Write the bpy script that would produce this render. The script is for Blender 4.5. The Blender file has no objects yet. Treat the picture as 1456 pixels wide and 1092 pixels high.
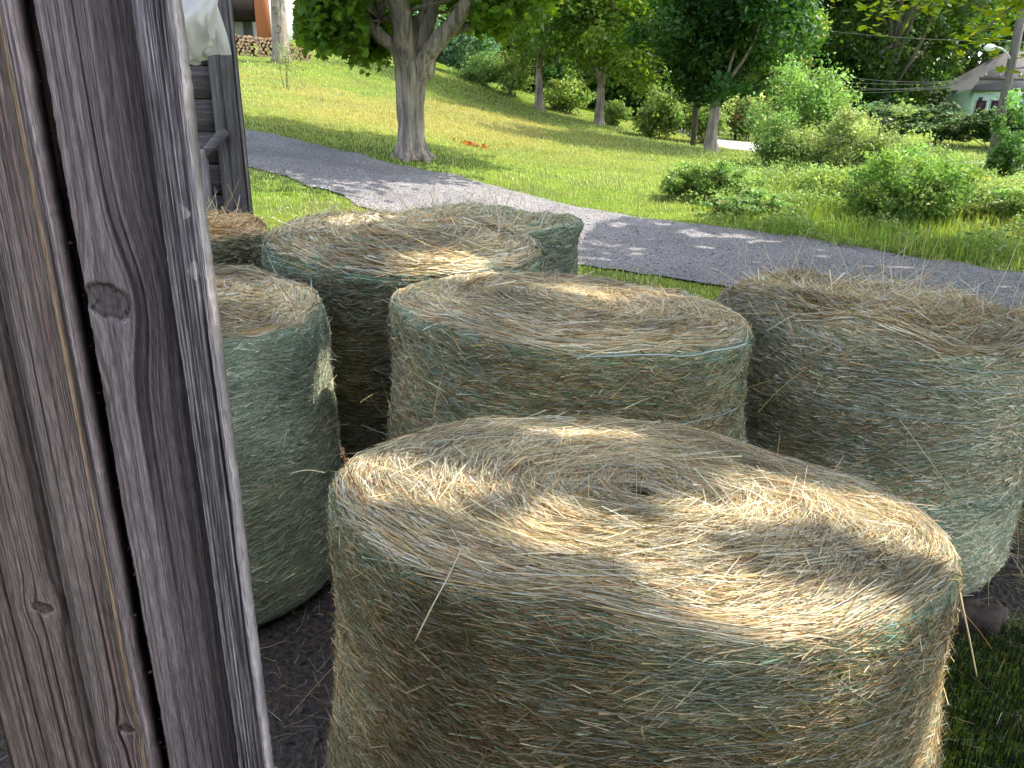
import bpy, math, random
import numpy as np
from mathutils import Vector, Matrix
random.seed(7)
RNG = np.random.default_rng(7)
PI = math.pi
scene = bpy.context.scene
COL = scene.collection
S = lambda r, g, b: tuple(((c/255)/12.92 if c/255 <= .04045 else ((c/255+.055)/1.055)**2.4) for c in (r, g, b))

# ------------------------------------------------------------------ camera
CAMZ, PITCH, ROLL, FPX = 1.92, math.radians(19.5), math.radians(0.55), 1095.0
cd = bpy.data.cameras.new('camera'); cam = bpy.data.objects.new('camera', cd); COL.objects.link(cam)
cd.sensor_width = 36; cd.lens = FPX/1456*36; cd.clip_end = 2000; cd.clip_start = .02
cam.matrix_world = Matrix.Translation((0, 0, CAMZ)) @ Matrix.Rotation(PI/2-PITCH, 4, 'X') @ Matrix.Rotation(ROLL, 4, 'Z')
scene.camera = cam
CR = np.array(cam.matrix_world.to_3x3())
def ray(px, py):
    return CR @ np.array([(px-728)/FPX, (546-py)/FPX, -1.0])
def at(px, py, Y):
    """the point of the place at distance Y ahead that the photograph shows at this spot"""
    d = ray(px, py); t = Y/d[1]
    return np.array([d[0]*t, Y, CAMZ+d[2]*t])
def atz(px, py, z):
    d = ray(px, py); t = (z-CAMZ)/d[2]
    return np.array([d[0]*t, d[1]*t, z])

# ------------------------------------------------------------------ light
SUN_AZ, SUN_EL = math.radians(80), math.radians(52)      # azimuth from +Y towards +X
SD = np.array([math.sin(SUN_AZ)*math.cos(SUN_EL), math.cos(SUN_AZ)*math.cos(SUN_EL), math.sin(SUN_EL)])
w = bpy.data.worlds.new('World'); scene.world = w; w.use_nodes = True
nt = w.node_tree; bg = nt.nodes['Background']
sky = nt.nodes.new('ShaderNodeTexSky'); sky.sky_type = 'NISHITA'; sky.sun_disc = False
sky.sun_elevation = SUN_EL; sky.sun_rotation = SUN_AZ; sky.air_density = 1.0; sky.dust_density = 1.5
hs = nt.nodes.new('ShaderNodeHueSaturation'); hs.inputs['Saturation'].default_value = .55; nt.links.new(sky.outputs[0], hs.inputs['Color']); nt.links.new(hs.outputs[0], bg.inputs[0]); bg.inputs[1].default_value = 0.62
sl = bpy.data.lights.new('sun', 'SUN'); sl.energy = 9.0; sl.angle = math.radians(.55); sl.color = (1, .93, .80)
so = bpy.data.objects.new('sun', sl); COL.objects.link(so)
so.rotation_euler = Vector(tuple(SD)).to_track_quat('Z', 'Y').to_euler()
scene.view_settings.view_transform = 'Standard'; scene.view_settings.look = 'None'; scene.view_settings.exposure = 0
scene.cycles.max_bounces = 4; scene.cycles.transparent_max_bounces = 4; scene.cycles.diffuse_bounces = 3; scene.cycles.glossy_bounces = 1; scene.cycles.transmission_bounces = 3
scene.cycles.use_adaptive_sampling = True; scene.cycles.adaptive_threshold = .03; scene.cycles.time_limit = 420; scene.cycles.caustics_reflective = False; scene.cycles.caustics_refractive = False

# ------------------------------------------------------------------ noise (value noise in numpy)
_T = np.random.default_rng(3).random(4096)
def _h(i, j, k): return _T[((i*73856093) ^ (j*19349663) ^ (k*83492791)) & 4095]
def vnoise(x, y, z=0.0):
    x = np.asarray(x, float); y = np.asarray(y, float); z = np.asarray(z, float)
    x, y, z = np.broadcast_arrays(x, y, z)
    i, j, k = (np.floor(a).astype(np.int64) for a in (x, y, z))
    fx, fy, fz = x-i, y-j, z-k
    fx, fy, fz = (f*f*(3-2*f) for f in (fx, fy, fz))
    r = 0
    for a in (0, 1):
        for b in (0, 1):
            for c in (0, 1):
                r = r + _h(i+a, j+b, k+c)*(fx if a else 1-fx)*(fy if b else 1-fy)*(fz if c else 1-fz)
    return r*2-1
def fbm(x, y, z=0.0, o=4):
    r = 0; a = .5
    for q in range(o):
        r = r + a*vnoise(np.asarray(x)*2**q+q*17.3, np.asarray(y)*2**q+q*5.1, np.asarray(z)*2**q); a *= .5
    return r
def sstep(a, b, x):
    t = np.clip((x-a)/(b-a), 0, 1); return t*t*(3-2*t)

# ------------------------------------------------------------------ mesh helpers
def mesh_np(name, V, F, mat, parent=None, colors=None, smooth=False):
    """V (n,3); F list of (k,m) index arrays of equal-sided faces"""
    V = np.asarray(V, np.float32)
    if not isinstance(F, (list, tuple)): F = [F]
    F = [np.asarray(f, np.int32) for f in F if len(f)]
    me = bpy.data.meshes.new(name)
    me.vertices.add(len(V)); me.vertices.foreach_set('co', V.ravel())
    tot = sum(f.size for f in F); n = sum(len(f) for f in F)
    me.loops.add(tot); me.loops.foreach_set('vertex_index', np.concatenate([f.ravel() for f in F]))
    me.polygons.add(n)
    cnt = np.concatenate([np.full(len(f), f.shape[1], np.int32) for f in F])
    st = np.concatenate([[0], np.cumsum(cnt)[:-1]]).astype(np.int32)
    me.polygons.foreach_set('loop_start', st)
    if smooth: me.polygons.foreach_set('use_smooth', np.ones(n, bool))
    if colors is not None:
        c = np.ones((len(V), 4), np.float32); c[:, :3] = np.asarray(colors, np.float32)[:, :3]
        a = me.color_attributes.new('Col', 'FLOAT_COLOR', 'POINT'); a.data.foreach_set('color', c.ravel())
    me.update(calc_edges=True); me.validate()
    if mat: me.materials.append(mat)
    o = bpy.data.objects.new(name, me); COL.objects.link(o)
    if parent is not None: o.parent = parent
    return o
def tag(o, label=None, cat=None, group=None, kind=None):
    if label: o['label'] = label
    if cat: o['category'] = cat
    if group: o['group'] = group
    if kind: o['kind'] = kind
    return o
def empty(name, loc, label=None, cat=None, group=None, rz=0):
    o = bpy.data.objects.new(name, None); COL.objects.link(o); o.empty_display_size = .1
    o.location = tuple(float(c) for c in loc); o.rotation_euler = (0, 0, rz)
    return tag(o, label, cat, group)
class MB:
    """collects tubes, boxes, ... into one mesh"""
    def __init__(s): s.V = []; s.F = {}; s.C = []; s.n = 0
    def add(s, V, F, c=(1, 1, 1)):
        V = np.asarray(V, float)
        if not isinstance(F, (list, tuple)): F = [F]
        for f in F:
            f = np.asarray(f)
            if len(f): s.F.setdefault(f.shape[1], []).append(f+s.n)
        s.V.append(V); c = np.asarray(c, float)
        s.C.append(np.broadcast_to(c, (len(V), 3)) if c.ndim == 1 else c); s.n += len(V)
    def box(s, lo, hi, c=(1, 1, 1), M=None, jit=0):
        x0, y0, z0 = lo; x1, y1, z1 = hi
        V = np.array([(x0, y0, z0), (x1, y0, z0), (x1, y1, z0), (x0, y1, z0), (x0, y0, z1), (x1, y0, z1), (x1, y1, z1), (x0, y1, z1)], float)
        if jit: V = V+RNG.normal(0, jit, V.shape)
        if M is not None: V = V@np.array(M.to_3x3()).T+np.array(M.translation)
        s.add(V, np.array([(0, 3, 2, 1), (4, 5, 6, 7), (0, 1, 5, 4), (1, 2, 6, 5), (2, 3, 7, 6), (3, 0, 4, 7)]), c)
    def tube(s, P, R, k=8, c=(1, 1, 1), cap=True, rough=0):
        P = np.asarray(P, float); n = len(P); R = np.broadcast_to(np.asarray(R, float), (n,))
        T = np.gradient(P, axis=0); T /= np.linalg.norm(T, axis=1)[:, None]+1e-9
        up = np.array([0, 0, 1.]) if abs(T[0, 2]) < .9 else np.array([1., 0, 0])
        V = []; a = np.arange(k)*2*PI/k
        u = np.cross(T[0], up); u /= np.linalg.norm(u)
        for i in range(n):
            u = u-T[i]*np.dot(u, T[i]); u /= np.linalg.norm(u)+1e-9; v = np.cross(T[i], u)
            rr = R[i]*(1+rough*(vnoise(np.cos(a)*1.7+i*.35, np.sin(a)*1.7, R[0]*37)))
            V.append(P[i]+np.outer(rr*np.cos(a), u)+np.outer(rr*np.sin(a), v))
        V = np.concatenate(V); i = np.arange(n-1)[:, None]*k; j = np.arange(k)[None, :]; j2 = (j+1) % k
        F = [np.stack([i+j, i+j2, i+k+j2, i+k+j], -1).reshape(-1, 4)]
        if cap: F += [np.arange(k)[::-1][None, :], (np.arange(k)+(n-1)*k)[None, :]]
        s.add(V, F, c)
    def build(s, name, mat, parent=None, smooth=False):
        return mesh_np(name, np.concatenate(s.V), [np.concatenate(v) for v in s.F.values()], mat, parent, np.concatenate(s.C), smooth)

# ------------------------------------------------------------------ materials
def newmat(name):
    m = bpy.data.materials.new(name); m.use_nodes = True; n = m.node_tree
    return m, n, n.nodes['Principled BSDF'], n.nodes['Material Output']
def N(n, t, **k):
    o = n.nodes.new(t)
    for a, b in k.items(): setattr(o, a, b)
    return o
def noise_node(n, scale, detail=4, vec=None, rough=.55, dist=0):
    o = N(n, 'ShaderNodeTexNoise'); o.inputs['Scale'].default_value = scale; o.inputs['Detail'].default_value = detail
    o.inputs['Roughness'].default_value = rough; o.inputs['Distortion'].default_value = dist
    if vec is not None: n.links.new(vec, o.inputs['Vector'])
    return o
def mapping(n, scale=(1, 1, 1), src='Object'):
    tc = N(n, 'ShaderNodeTexCoord'); mp = N(n, 'ShaderNodeMapping'); mp.inputs['Scale'].default_value = scale
    n.links.new(tc.outputs[src], mp.inputs['Vector']); return mp.outputs[0]
def ramp(n, fac, stops):
    r = N(n, 'ShaderNodeValToRGB'); e = r.color_ramp.elements
    while len(e) < len(stops): e.new(.5)
    for i, (p, c) in enumerate(stops): e[i].position = p; e[i].color = (*c[:3], 1)
    n.links.new(fac, r.inputs[0]); return r.outputs[0]
def mixc(n, a, b, fac=1.0, mode='MULTIPLY'):
    m = N(n, 'ShaderNodeMix', data_type='RGBA', blend_type=mode)
    for s, v in ((m.inputs[0], fac), (m.inputs[6], a), (m.inputs[7], b)):
        if hasattr(v, 'links') or hasattr(v, 'is_linked'): n.links.new(v, s)
        else: s.default_value = v if isinstance(v, (int, float)) else (*v[:3], 1)
    return m.outputs[2]
def bump(n, h, strength=.5, dist=.01, bsdf=None):
    b = N(n, 'ShaderNodeBump'); b.inputs['Strength'].default_value = strength; b.inputs['Distance'].default_value = dist
    n.links.new(h, b.inputs['Height']); n.links.new(b.outputs[0], bsdf.inputs['Normal']); return b
def colattr(n):
    a = N(n, 'ShaderNodeAttribute'); a.attribute_name = 'Col'; return a.outputs['Color']
def leaf_mat(name, trans=.45, tint=(1.25, 1.2, .45), rough=.5):
    m, n, b, out = newmat(name); c = colattr(n); n.links.new(c, b.inputs['Base Color']); b.inputs['Roughness'].default_value = rough
    b.inputs['Specular IOR Level'].default_value = .35
    t = N(n, 'ShaderNodeBsdfTranslucent'); n.links.new(mixc(n, c, tint), t.inputs[0])
    mx = N(n, 'ShaderNodeMixShader'); mx.inputs[0].default_value = trans
    n.links.new(b.outputs[0], mx.inputs[1]); n.links.new(t.outputs[0], mx.inputs[2]); n.links.new(mx.outputs[0], out.inputs[0]); return m
def attr_mat(name, rough=.85, nscale=0, amt=.35, bumpd=0, spec=.2, stretch=(1, 1, 1)):
    m, n, b, out = newmat(name); c = colattr(n)
    if nscale:
        nz = noise_node(n, nscale, 6, mapping(n, stretch))
        c = mixc(n, c, ramp(n, nz.outputs[0], [(.25, (1-amt,)*3), (.75, (1+amt,)*3)]))
        if bumpd: bump(n, nz.outputs[0], .9, bumpd, b)
    n.links.new(c, b.inputs['Base Color']); b.inputs['Roughness'].default_value = rough; b.inputs['Specular IOR Level'].default_value = spec
    return m
M_LEAF = leaf_mat('leaf', .50, (1.5, 1.35, .35)); M_SHRUB = leaf_mat('shrub_leaf', .36, (1.1, 1.15, .7), .55); M_FARLEAF = leaf_mat('far_leaf', .35, (1.2, 1.15, .5), .6)
M_GRASS = leaf_mat('grass_blade', .42, (1.15, 1.12, .6), .55)
M_STRAW = leaf_mat('straw', .22, (1.1, .95, .7), .48)
M_HAYCORE = attr_mat('hay_core', .95, 60, .6, .02)
M_NET = attr_mat('net_thread', .4, spec=.5)
M_PAINT = attr_mat('painted', .6, 5, .08)
M_METAL = attr_mat('metal', .4, 8, .1)
M_STONE = attr_mat('stone', .9, 40, .35, .004)
M_CUT = attr_mat('cut_wood', .8, 30, .35, .004)
def bark_mat(name, a, b_, scale=9):
    m, n, b, out = newmat(name); v = mapping(n, (1, 1, .07)); nz = noise_node(n, scale*1.5, 8, v, .65, .4)
    nz2 = noise_node(n, 1.6, 3, mapping(n))
    c = ramp(n, nz.outputs[0], [(.32, a), (.5, tuple((x+y)/2 for x, y in zip(a, b_))), (.68, b_)])
    c = mixc(n, c, ramp(n, nz2.outputs[0], [(.3, (.65, .66, .68)), (.7, (1.15, 1.1, 1.05))]))
    n.links.new(c, b.inputs['Base Color']); b.inputs['Roughness'].default_value = .9; bump(n, nz.outputs[0], 1, .05, b); return m
M_BARK = bark_mat('maple_bark', (.09, .07, .058), (.50, .44, .38))
M_BARK2 = bark_mat('dark_bark', (.05, .04, .035), (.22, .19, .16))
def weathered(name, dark, light, sc=(60, 60, 3)):
    m, n, b, out = newmat(name); v = mapping(n, sc); nz = noise_node(n, 1.0, 8, v, .7, .4)
    v2 = mapping(n, (4, 4, .8)); nz2 = noise_node(n, 1, 4, v2)
    c = ramp(n, nz.outputs[0], [(.3, dark), (.52, tuple((x+y)*.5 for x, y in zip(dark, light))), (.72, light)])
    c = mixc(n, c, ramp(n, nz2.outputs[0], [(.3, (.6, .6, .62)), (.7, (1.2, 1.17, 1.15))]))
    c = mixc(n, c, colattr(n))
    n.links.new(c, b.inputs['Base Color']); b.inputs['Roughness'].default_value = .85; b.inputs['Specular IOR Level'].default_value = .25
    bump(n, nz.outputs[0], .8, .004, b); return m
M_SHED = weathered('weathered_board', (.05, .045, .048), (.30, .28, .28))
M_SHEDH = weathered('weathered_lap_board', (.05, .045, .048), (.27, .25, .26), (3, 60, 60))
M_OLD = attr_mat('old_timber', .8, 600, .6, .0008, .25, (1, 1, .06))

# ------------------------------------------------------------------ terrain
ctrl = []
for px, py, Y in [(1456, 445, 7.8), (1456, 390, 9.7), (1100, 330, 12), (1030, 405, 8.6), (830, 372, 9.6), (830, 300, 13.3), (650, 250, 15.2), (500, 290, 11.2),
                  (400, 262, 11.8), (360, 240, 13), (350, 187, 17.5), (565, 235, 16), (585, 222, 16.8), (345, 85, 34), (440, 88, 35), (530, 100, 38), (640, 108, 43), (765, 156, 40),
                  (450, 140, 26), (520, 180, 21), (700, 160, 33), (850, 180, 36), (1010, 214, 29.5), (1100, 228, 27), (700, 205, 23), (800, 220, 23.5), (900, 235, 22.5), (1000, 300, 14), (1150, 262, 18.5),
                  (1250, 335, 12), (1400, 350, 11.6), (1330, 300, 14), (1450, 300, 14.5), (1410, 240, 26), (1330, 234, 29), (1456, 250, 25), (1040, 211, 33), (1400, 168, 58), (1200, 172, 55), (900, 170, 55), (1040, 190, 45), (1300, 205, 36)]:
    ctrl.append(at(px, py, Y))
for x, y, z in [(-4, 0, 0), (0, 0, 0), (4, 0, -.05), (-4, 4, .05), (0, 3, 0), (3, 4, -.08), (0, -6, 0), (-10, -6, .1), (10, -6, -.3), (0, 6, .05), (5, 6, -.1), (9, 4, -.2), (-8, 6, .5),
                (-14, 14, 1.9), (-30, 30, 5.5), (-35, 60, 9), (-15, 60, 8), (0, 75, 7), (30, 80, 5), (55, 60, 2), (70, 30, .5), (40, 10, -.5), (-60, 0, 4), (0, 120, 12), (-60, 120, 14), (80, 120, 9), (0, -60, 0), (60, -60, -1), (-60, -60, 1)]:
    ctrl.append(np.array([x, y, z], float))
ctrl = np.array(ctrl)
def _phi(r2): return .5*r2*np.log(r2+1e-9)
def tps_fit(P, lam=.6):
    n = len(P); d2 = ((P[:, None, :2]-P[None, :, :2])**2).sum(-1)
    A = np.zeros((n+3, n+3)); A[:n, :n] = _phi(d2)+lam*np.eye(n); A[:n, n] = 1; A[:n, n+1:] = P[:, :2]; A[n:, :n] = A[:n, n:].T
    return np.linalg.solve(A, np.concatenate([P[:, 2], [0, 0, 0]]))
_W = tps_fit(ctrl)
def tps(x, y):
    x = np.asarray(x, float); y = np.asarray(y, float); sh = x.shape; x = x.ravel(); y = y.ravel(); z = np.empty(len(x))
    for a in range(0, len(x), 20000):
        q = slice(a, a+20000); d2 = (x[q, None]-ctrl[None, :, 0])**2+(y[q, None]-ctrl[None, :, 1])**2
        z[q] = _phi(d2)@_W[:len(ctrl)]+_W[-3]+_W[-2]*x[q]+_W[-1]*y[q]
    return z.reshape(sh)
def axis(lo, hi, st, far_lo, far_hi):
    a = list(np.arange(lo, hi+1e-6, st)); s_ = st
    while a[-1] < far_hi: s_ *= 1.35; a.append(a[-1]+s_)
    s_ = st
    while a[0] > far_lo: s_ *= 1.35; a.insert(0, a[0]-s_)
    return np.array(a)
GX = axis(-24, 26, .2, -600, 600); GY = axis(-3, 46, .2, -400, 900)
cx, cy = np.clip(GX, -80, 90), np.clip(GY, -60, 125)
XX, YY = np.meshgrid(cx, cy); ZZ = tps(XX, YY)
rx_, ry_ = np.meshgrid(GX, GY)
ZZ = ZZ+.03*fbm(rx_*.5, ry_*.5)*sstep(3, 12, ry_)+.010*fbm(rx_*2.5, ry_*2.5)
def gz(x, y):
    x = np.asarray(x, float); y = np.asarray(y, float)
    i = np.clip(np.searchsorted(GX, x)-1, 0, len(GX)-2); j = np.clip(np.searchsorted(GY, y)-1, 0, len(GY)-2)
    u = np.clip((x-GX[i])/(GX[i+1]-GX[i]), 0, 1); v = np.clip((y-GY[j])/(GY[j+1]-GY[j]), 0, 1)
    return (ZZ[j, i]*(1-u)+ZZ[j, i+1]*u)*(1-v)+(ZZ[j+1, i]*(1-u)+ZZ[j+1, i+1]*u)*v
def on_ground(px, py, Y):
    p = at(px, py, Y); return np.array([p[0], Y, float(gz(p[0], Y))])
def inpoly(x, y, P):
    r = np.zeros(np.shape(x), bool); n = len(P)
    for i in range(n):
        x1, y1 = P[i]; x2, y2 = P[(i+1) % n]
        c = ((y1 > y) != (y2 > y)) & (x < (x2-x1)*(y-y1)/(y2-y1+1e-12)+x1); r ^= c
    return r
# driveway: far and near edge as polylines running from the left to the right
FARE = np.array([(-16, 18.6)]+[tuple(at(*p)[:2]) for p in [(350, 186, 17.6), (460, 208, 17.0), (565, 236, 16), (660, 253, 15.0), (760, 275, 14.2), (900, 303, 13.0), (1100, 333, 11.8), (1300, 370, 10.5), (1456, 391, 9.7)]]+[(10, 8.4), (16, 6), (30, 2)])
NEAR = np.array([(-16, 14.5)]+[tuple(at(*p)[:2]) for p in [(350, 232, 13.3), (430, 262, 12.3), (500, 288, 11.2), (600, 322, 10.6), (720, 352, 10.0), (830, 372, 9.5), (1030, 408, 8.4), (1250, 432, 7.8), (1456, 450, 7.4)]]+[(8, 6.0), (13, 3.6), (28, -1)])
def resample(P, n):
    d = np.concatenate([[0], np.cumsum(np.linalg.norm(np.diff(P, axis=0), axis=1))]); t = np.linspace(0, d[-1], n)
    return np.stack([np.interp(t, d, P[:, k]) for k in range(P.shape[1])], 1)
def smooth_line(P, n=200, it=30):
    Q = resample(P, n)
    for _ in range(it): Q[1:-1] = (Q[:-2]+Q[1:-1]*2+Q[2:])/4
    return Q
FE, NE = smooth_line(FARE, 700, 200), smooth_line(NEAR, 700, 200)
DRIVE = [tuple(p) for p in FE]+[tuple(p) for p in NE[::-1]]
def strip(name, A, B, m, mat, dz, label_kind='structure', cols=None, rag=.0):
    n = len(A); t = np.linspace(0, 1, m); P = A[:, None, :]*(1-t)[None, :, None]+B[:, None, :]*t[None, :, None]
    if rag:
        dirv = (B-A)/np.linalg.norm(B-A, axis=1)[:, None]
        for k, sg, sd in ((0, -1, 0.), (m-1, 1, 50.)):
            P[:, k, :] += dirv*(sg*rag*fbm(P[:, k, 0]*1.9+sd, P[:, k, 1]*1.9, 0, 5))[:, None]
    x, y = P[..., 0].ravel(), P[..., 1].ravel(); z = gz(x, y)+dz+.012*fbm(x*3, y*3)
    i = np.arange(n-1)[:, None]*m; j = np.arange(m-1)[None, :]
    F = np.stack([i+j, i+j+1, i+m+j+1, i+m+j], -1).reshape(-1, 4)[:, ::-1]
    c = np.ones((len(x), 3)); o = mesh_np(name, np.stack([x, y, z], 1), F, mat, None, c if cols is None else cols, True)
    return tag(o, kind=label_kind)
RA = np.array([tuple(at(*p)[:2]) for p in [(1020, 203, 37), (1100, 212, 36), (1200, 222, 33.5), (1330, 229, 31), (1456, 238, 28.5)]]+[(40, 22)])
RB = np.array([tuple(at(*p)[:2]) for p in [(1020, 214, 32), (1100, 221, 31), (1200, 230, 29.5), (1330, 240, 27.3), (1456, 250, 25)]]+[(36, 18)])
RA = np.concatenate([[(13.5, 66)], [(11.6, 46)], RA]); RB = np.concatenate([[(9.5, 66)], [(8.6, 46)], RB])
RAs, RBs = smooth_line(RA, 120, 10), smooth_line(RB, 120, 10)
ROAD = [tuple(p) for p in RAs]+[tuple(p) for p in RBs[::-1]]

def dirtmask(x, y):   # 1 = trodden dirt among the bales, by the barn
    d = np.minimum(1, np.maximum(0, 1.15-np.hypot((x-.4)/2.9, (y-2.0)/4.4)))*3+fbm(x*1.5, y*1.5)*.9
    d = d-6*sstep(.85, 1.15, x)*sstep(2.75, 2.2, y)*sstep(-.2, .2, y)
    return np.clip(d, 0, 1)
m, n, b, out = newmat('lawn_ground')
v = mapping(n); n1 = noise_node(n, .22, 5, v); n2 = noise_node(n, 2.2, 5, v); n3 = noise_node(n, 45, 4, v)
g = ramp(n, n1.outputs[0], [(.30, S(120, 128, 52)), (.48, S(104, 128, 44)), (.66, S(88, 118, 40))])
g = mixc(n, g, ramp(n, n2.outputs[0], [(.3, (.72, .76, .6)), (.7, (1.25, 1.2, 1.1))]))
g = mixc(n, g, ramp(n, n3.outputs[0], [(.3, (.45, .5, .4)), (.7, (1.4, 1.35, 1.2))]))
d = ramp(n, n3.outputs[0], [(.3, (.035, .03, .028)), (.7, (.12, .10, .095))])
sep = N(n, 'ShaderNodeSeparateColor'); n.links.new(colattr(n), sep.inputs[0])
c = mixc(n, g, d, sep.outputs[0], 'MIX'); c = mixc(n, c, (.32, .27, .12), sep.outputs[1], 'MIX')
n.links.new(c, b.inputs['Base Color']); b.inputs['Roughness'].default_value = .95; b.inputs['Specular IOR Level'].default_value = .1
bump(n, n3.outputs[0], 1, .03, b); M_LAWN = m
def drypatch(x, y):
    q = at(560, 150, 26)
    a = np.exp(-(((x-q[0]-1)/4.5)**2+((y-26)/5)**2)); q2 = at(700, 190, 26); a2 = .6*np.exp(-(((x-q2[0])/4)**2+((y-29)/4)**2))
    a3 = np.exp(-(((x+10.5)/2.6)**2+((y-29)/2)**2))*1.0
    return np.clip((a+a2+a3)*(1.0+1.5*fbm(x*.6, y*.6)), 0, .8)
nx, ny = len(GX), len(GY)
cc = np.zeros((nx*ny, 3)); cc[:, 0] = dirtmask(rx_, ry_).ravel(); cc[:, 1] = drypatch(rx_, ry_).ravel()*.6
i = np.arange(ny-1)[:, None]*nx; j = np.arange(nx-1)[None, :]
tag(mesh_np('ground', np.stack([rx_.ravel(), ry_.ravel(), ZZ.ravel()], 1), np.stack([i+j, i+j+1, i+nx+j+1, i+nx+j], -1).reshape(-1, 4), M_LAWN, None, cc, True), kind='structure')

def gravel_mat(name, lo, hi, sc=70):
    m, n, b, out = newmat(name); v = mapping(n); a = N(n, 'ShaderNodeTexVoronoi'); a.inputs['Scale'].default_value = sc; n.links.new(v, a.inputs['Vector'])
    n2 = noise_node(n, .9, 5, v); n3 = noise_node(n, 25, 5, v)
    sp = N(n, 'ShaderNodeSeparateColor'); n.links.new(a.outputs['Color'], sp.inputs[0])
    c = ramp(n, sp.outputs[0], [(.1, lo), (.6, tuple((x+y)/2 for x, y in zip(lo, hi))), (.97, hi)])
    c = mixc(n, c, ramp(n, n2.outputs[0], [(.3, (.78, .76, .76)), (.7, (1.2, 1.18, 1.15))])); c = mixc(n, c, ramp(n, n3.outputs[0], [(.3, (.7, .7, .7)), (.7, (1.2, 1.2, 1.2))]))
    n.links.new(c, b.inputs['Base Color']); b.inputs['Roughness'].default_value = .9; bump(n, a.outputs['Distance'], .8, .012, b); return m
M_GRAVEL = gravel_mat('gravel', (.10, .097, .105), (.35, .335, .345)); M_ROAD = gravel_mat('pale_road', (.22, .205, .195), (.42, .395, .37), 40)
strip('driveway', FE, NE, 24, M_GRAVEL, .02, rag=.26); strip('road', RAs, RBs, 8, M_ROAD, .035)
# loose stones on the driveway and the dirt
def rocks(pos, size, cols):
    base = np.array([(1, 0, 0), (-1, 0, 0), (0, 1, 0), (0, -1, 0), (0, 0, 1), (0, 0, -1)], float)
    F = np.array([(0, 2, 4), (2, 1, 4), (1, 3, 4), (3, 0, 4), (2, 0, 5), (1, 2, 5), (3, 1, 5), (0, 3, 5)])
    n = len(pos); sc = size[:, None, None]*RNG.uniform(.5, 1.2, (n, 6, 1)); a = RNG.uniform(0, 2*PI, n)
    V = base[None]*sc; V[..., 2] *= .6; x = V[..., 0]*np.cos(a)[:, None]-V[..., 1]*np.sin(a)[:, None]; y = V[..., 0]*np.sin(a)[:, None]+V[..., 1]*np.cos(a)[:, None]
    V = np.stack([x, y, V[..., 2]], -1)+pos[:, None, :]
    return V.reshape(-1, 3), (F[None]+np.arange(n)[:, None, None]*6).reshape(-1, 3), np.repeat(cols, 6, 0)
n = 14000; t = RNG.uniform(0, 1, n); u = RNG.uniform(-.02, 1.02, n); k = (t*699).astype(int); P = FE[k]*(1-u)[:, None]+NE[k]*u[:, None]+RNG.normal(0, .12, (n, 2))
sz = RNG.uniform(.006, .02, n); V, F, C_ = rocks(np.stack([P[:, 0], P[:, 1], gz(P[:, 0], P[:, 1])+.024], 1), sz, (.10+.32*RNG.random((n, 1))**2)*np.array([[1.25, 1.2, 1.25]]))
tag(mesh_np('gravel_stones', V, F, M_STONE, None, C_), 'loose grey gravel stones scattered over the driveway', 'gravel', kind='stuff')

# ------------------------------------------------------------------ leaves
def unit(v): return v/(np.linalg.norm(v, axis=-1, keepdims=True)+1e-9)
RHOMB = np.array([(0, -.5, 0), (.3, -.05, .06), (0, .55, 0), (-.3, -.05, .06)]); RF = np.array([(0, 1, 2), (0, 2, 3)])
_m = [(0, -.5), (.12, -.3), (.42, -.32), (.33, -.08), (.55, .12), (.27, .14), (.22, .3), (.0, .58), (-.22, .3), (-.27, .14), (-.55, .12), (-.33, -.08), (-.42, -.32), (-.12, -.3)]
MAPLE = np.array([(0, 0, 0)]+[(x, y, abs(x)*.22) for x, y in _m]); MF = np.array([(0, i+1, (i+1) % 14+1) for i in range(14)])
def leaves(P, size, col, up=.55, shape='rhomb', droop=0., nrm=None):
    n = len(P); B, F = (RHOMB, RF) if shape == 'rhomb' else (MAPLE, MF)
    nn = unit(RNG.normal(0, 1, (n, 3))); nn = unit(nn*(1-up)+np.array([0, 0, up*1.2])) if nrm is None else unit(nn*(1-up)+nrm*up)
    t = unit(np.cross(nn, unit(RNG.normal(0, 1, (n, 3))))); t[:, 2] -= droop; t = unit(t); s_ = np.cross(nn, t); s_ = unit(s_); nn = np.cross(s_, t)
    sz = np.broadcast_to(size, (n,))[:, None, None]
    V = P[:, None]+sz*(B[None, :, 0, None]*s_[:, None]+B[None, :, 1, None]*t[:, None]+B[None, :, 2, None]*nn[:, None])
    k = len(B)
    return V.reshape(-1, 3), (F[None]+np.arange(n)[:, None, None]*k).reshape(-1, 3), np.repeat(col, k, 0)
def hue(n, base, dv=.25, dh=.12):
    c = np.asarray(base)[None]*(1+RNG.normal(0, dv, (n, 1))); c = c*(1+RNG.normal(0, dh, (n, 3))*np.array([1, .35, .6])); return np.clip(c, .004, 1)
def crown_points(c, r, n, K, cr=.28, shell=.55, flat=.7, bottom=None, rng=RNG):
    """n leaf spots in K uneven clumps filling an ellipsoid crown; returns spots, clump index, clump centres"""
    d = unit(rng.normal(0, 1, (K, 3))); rad = rng.uniform(shell, 1, (K, 1))**.7
    C0 = d*rad; C0[:, 2] *= np.where(C0[:, 2] < 0, .85, 1); C0 = C0*(1+.13*rng.normal(0, 1, (K, 1)))
    k = rng.integers(0, K, n); cs = cr*rng.uniform(.55, 1.35, K)
    q = rng.normal(0, 1, (n, 3)); q = unit(q)*rng.uniform(0, 1, (n, 1))**.45; q[:, 2] *= flat; q *= np.where(rng.random(n) < .12, 1.5, 1)[:, None]
    P = C0[k]+q*cs[k][:, None]; P = P*np.asarray(r)[None]+np.asarray(c)[None]
    return P, k, C0*np.asarray(r)[None]+np.asarray(c)[None]
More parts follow.
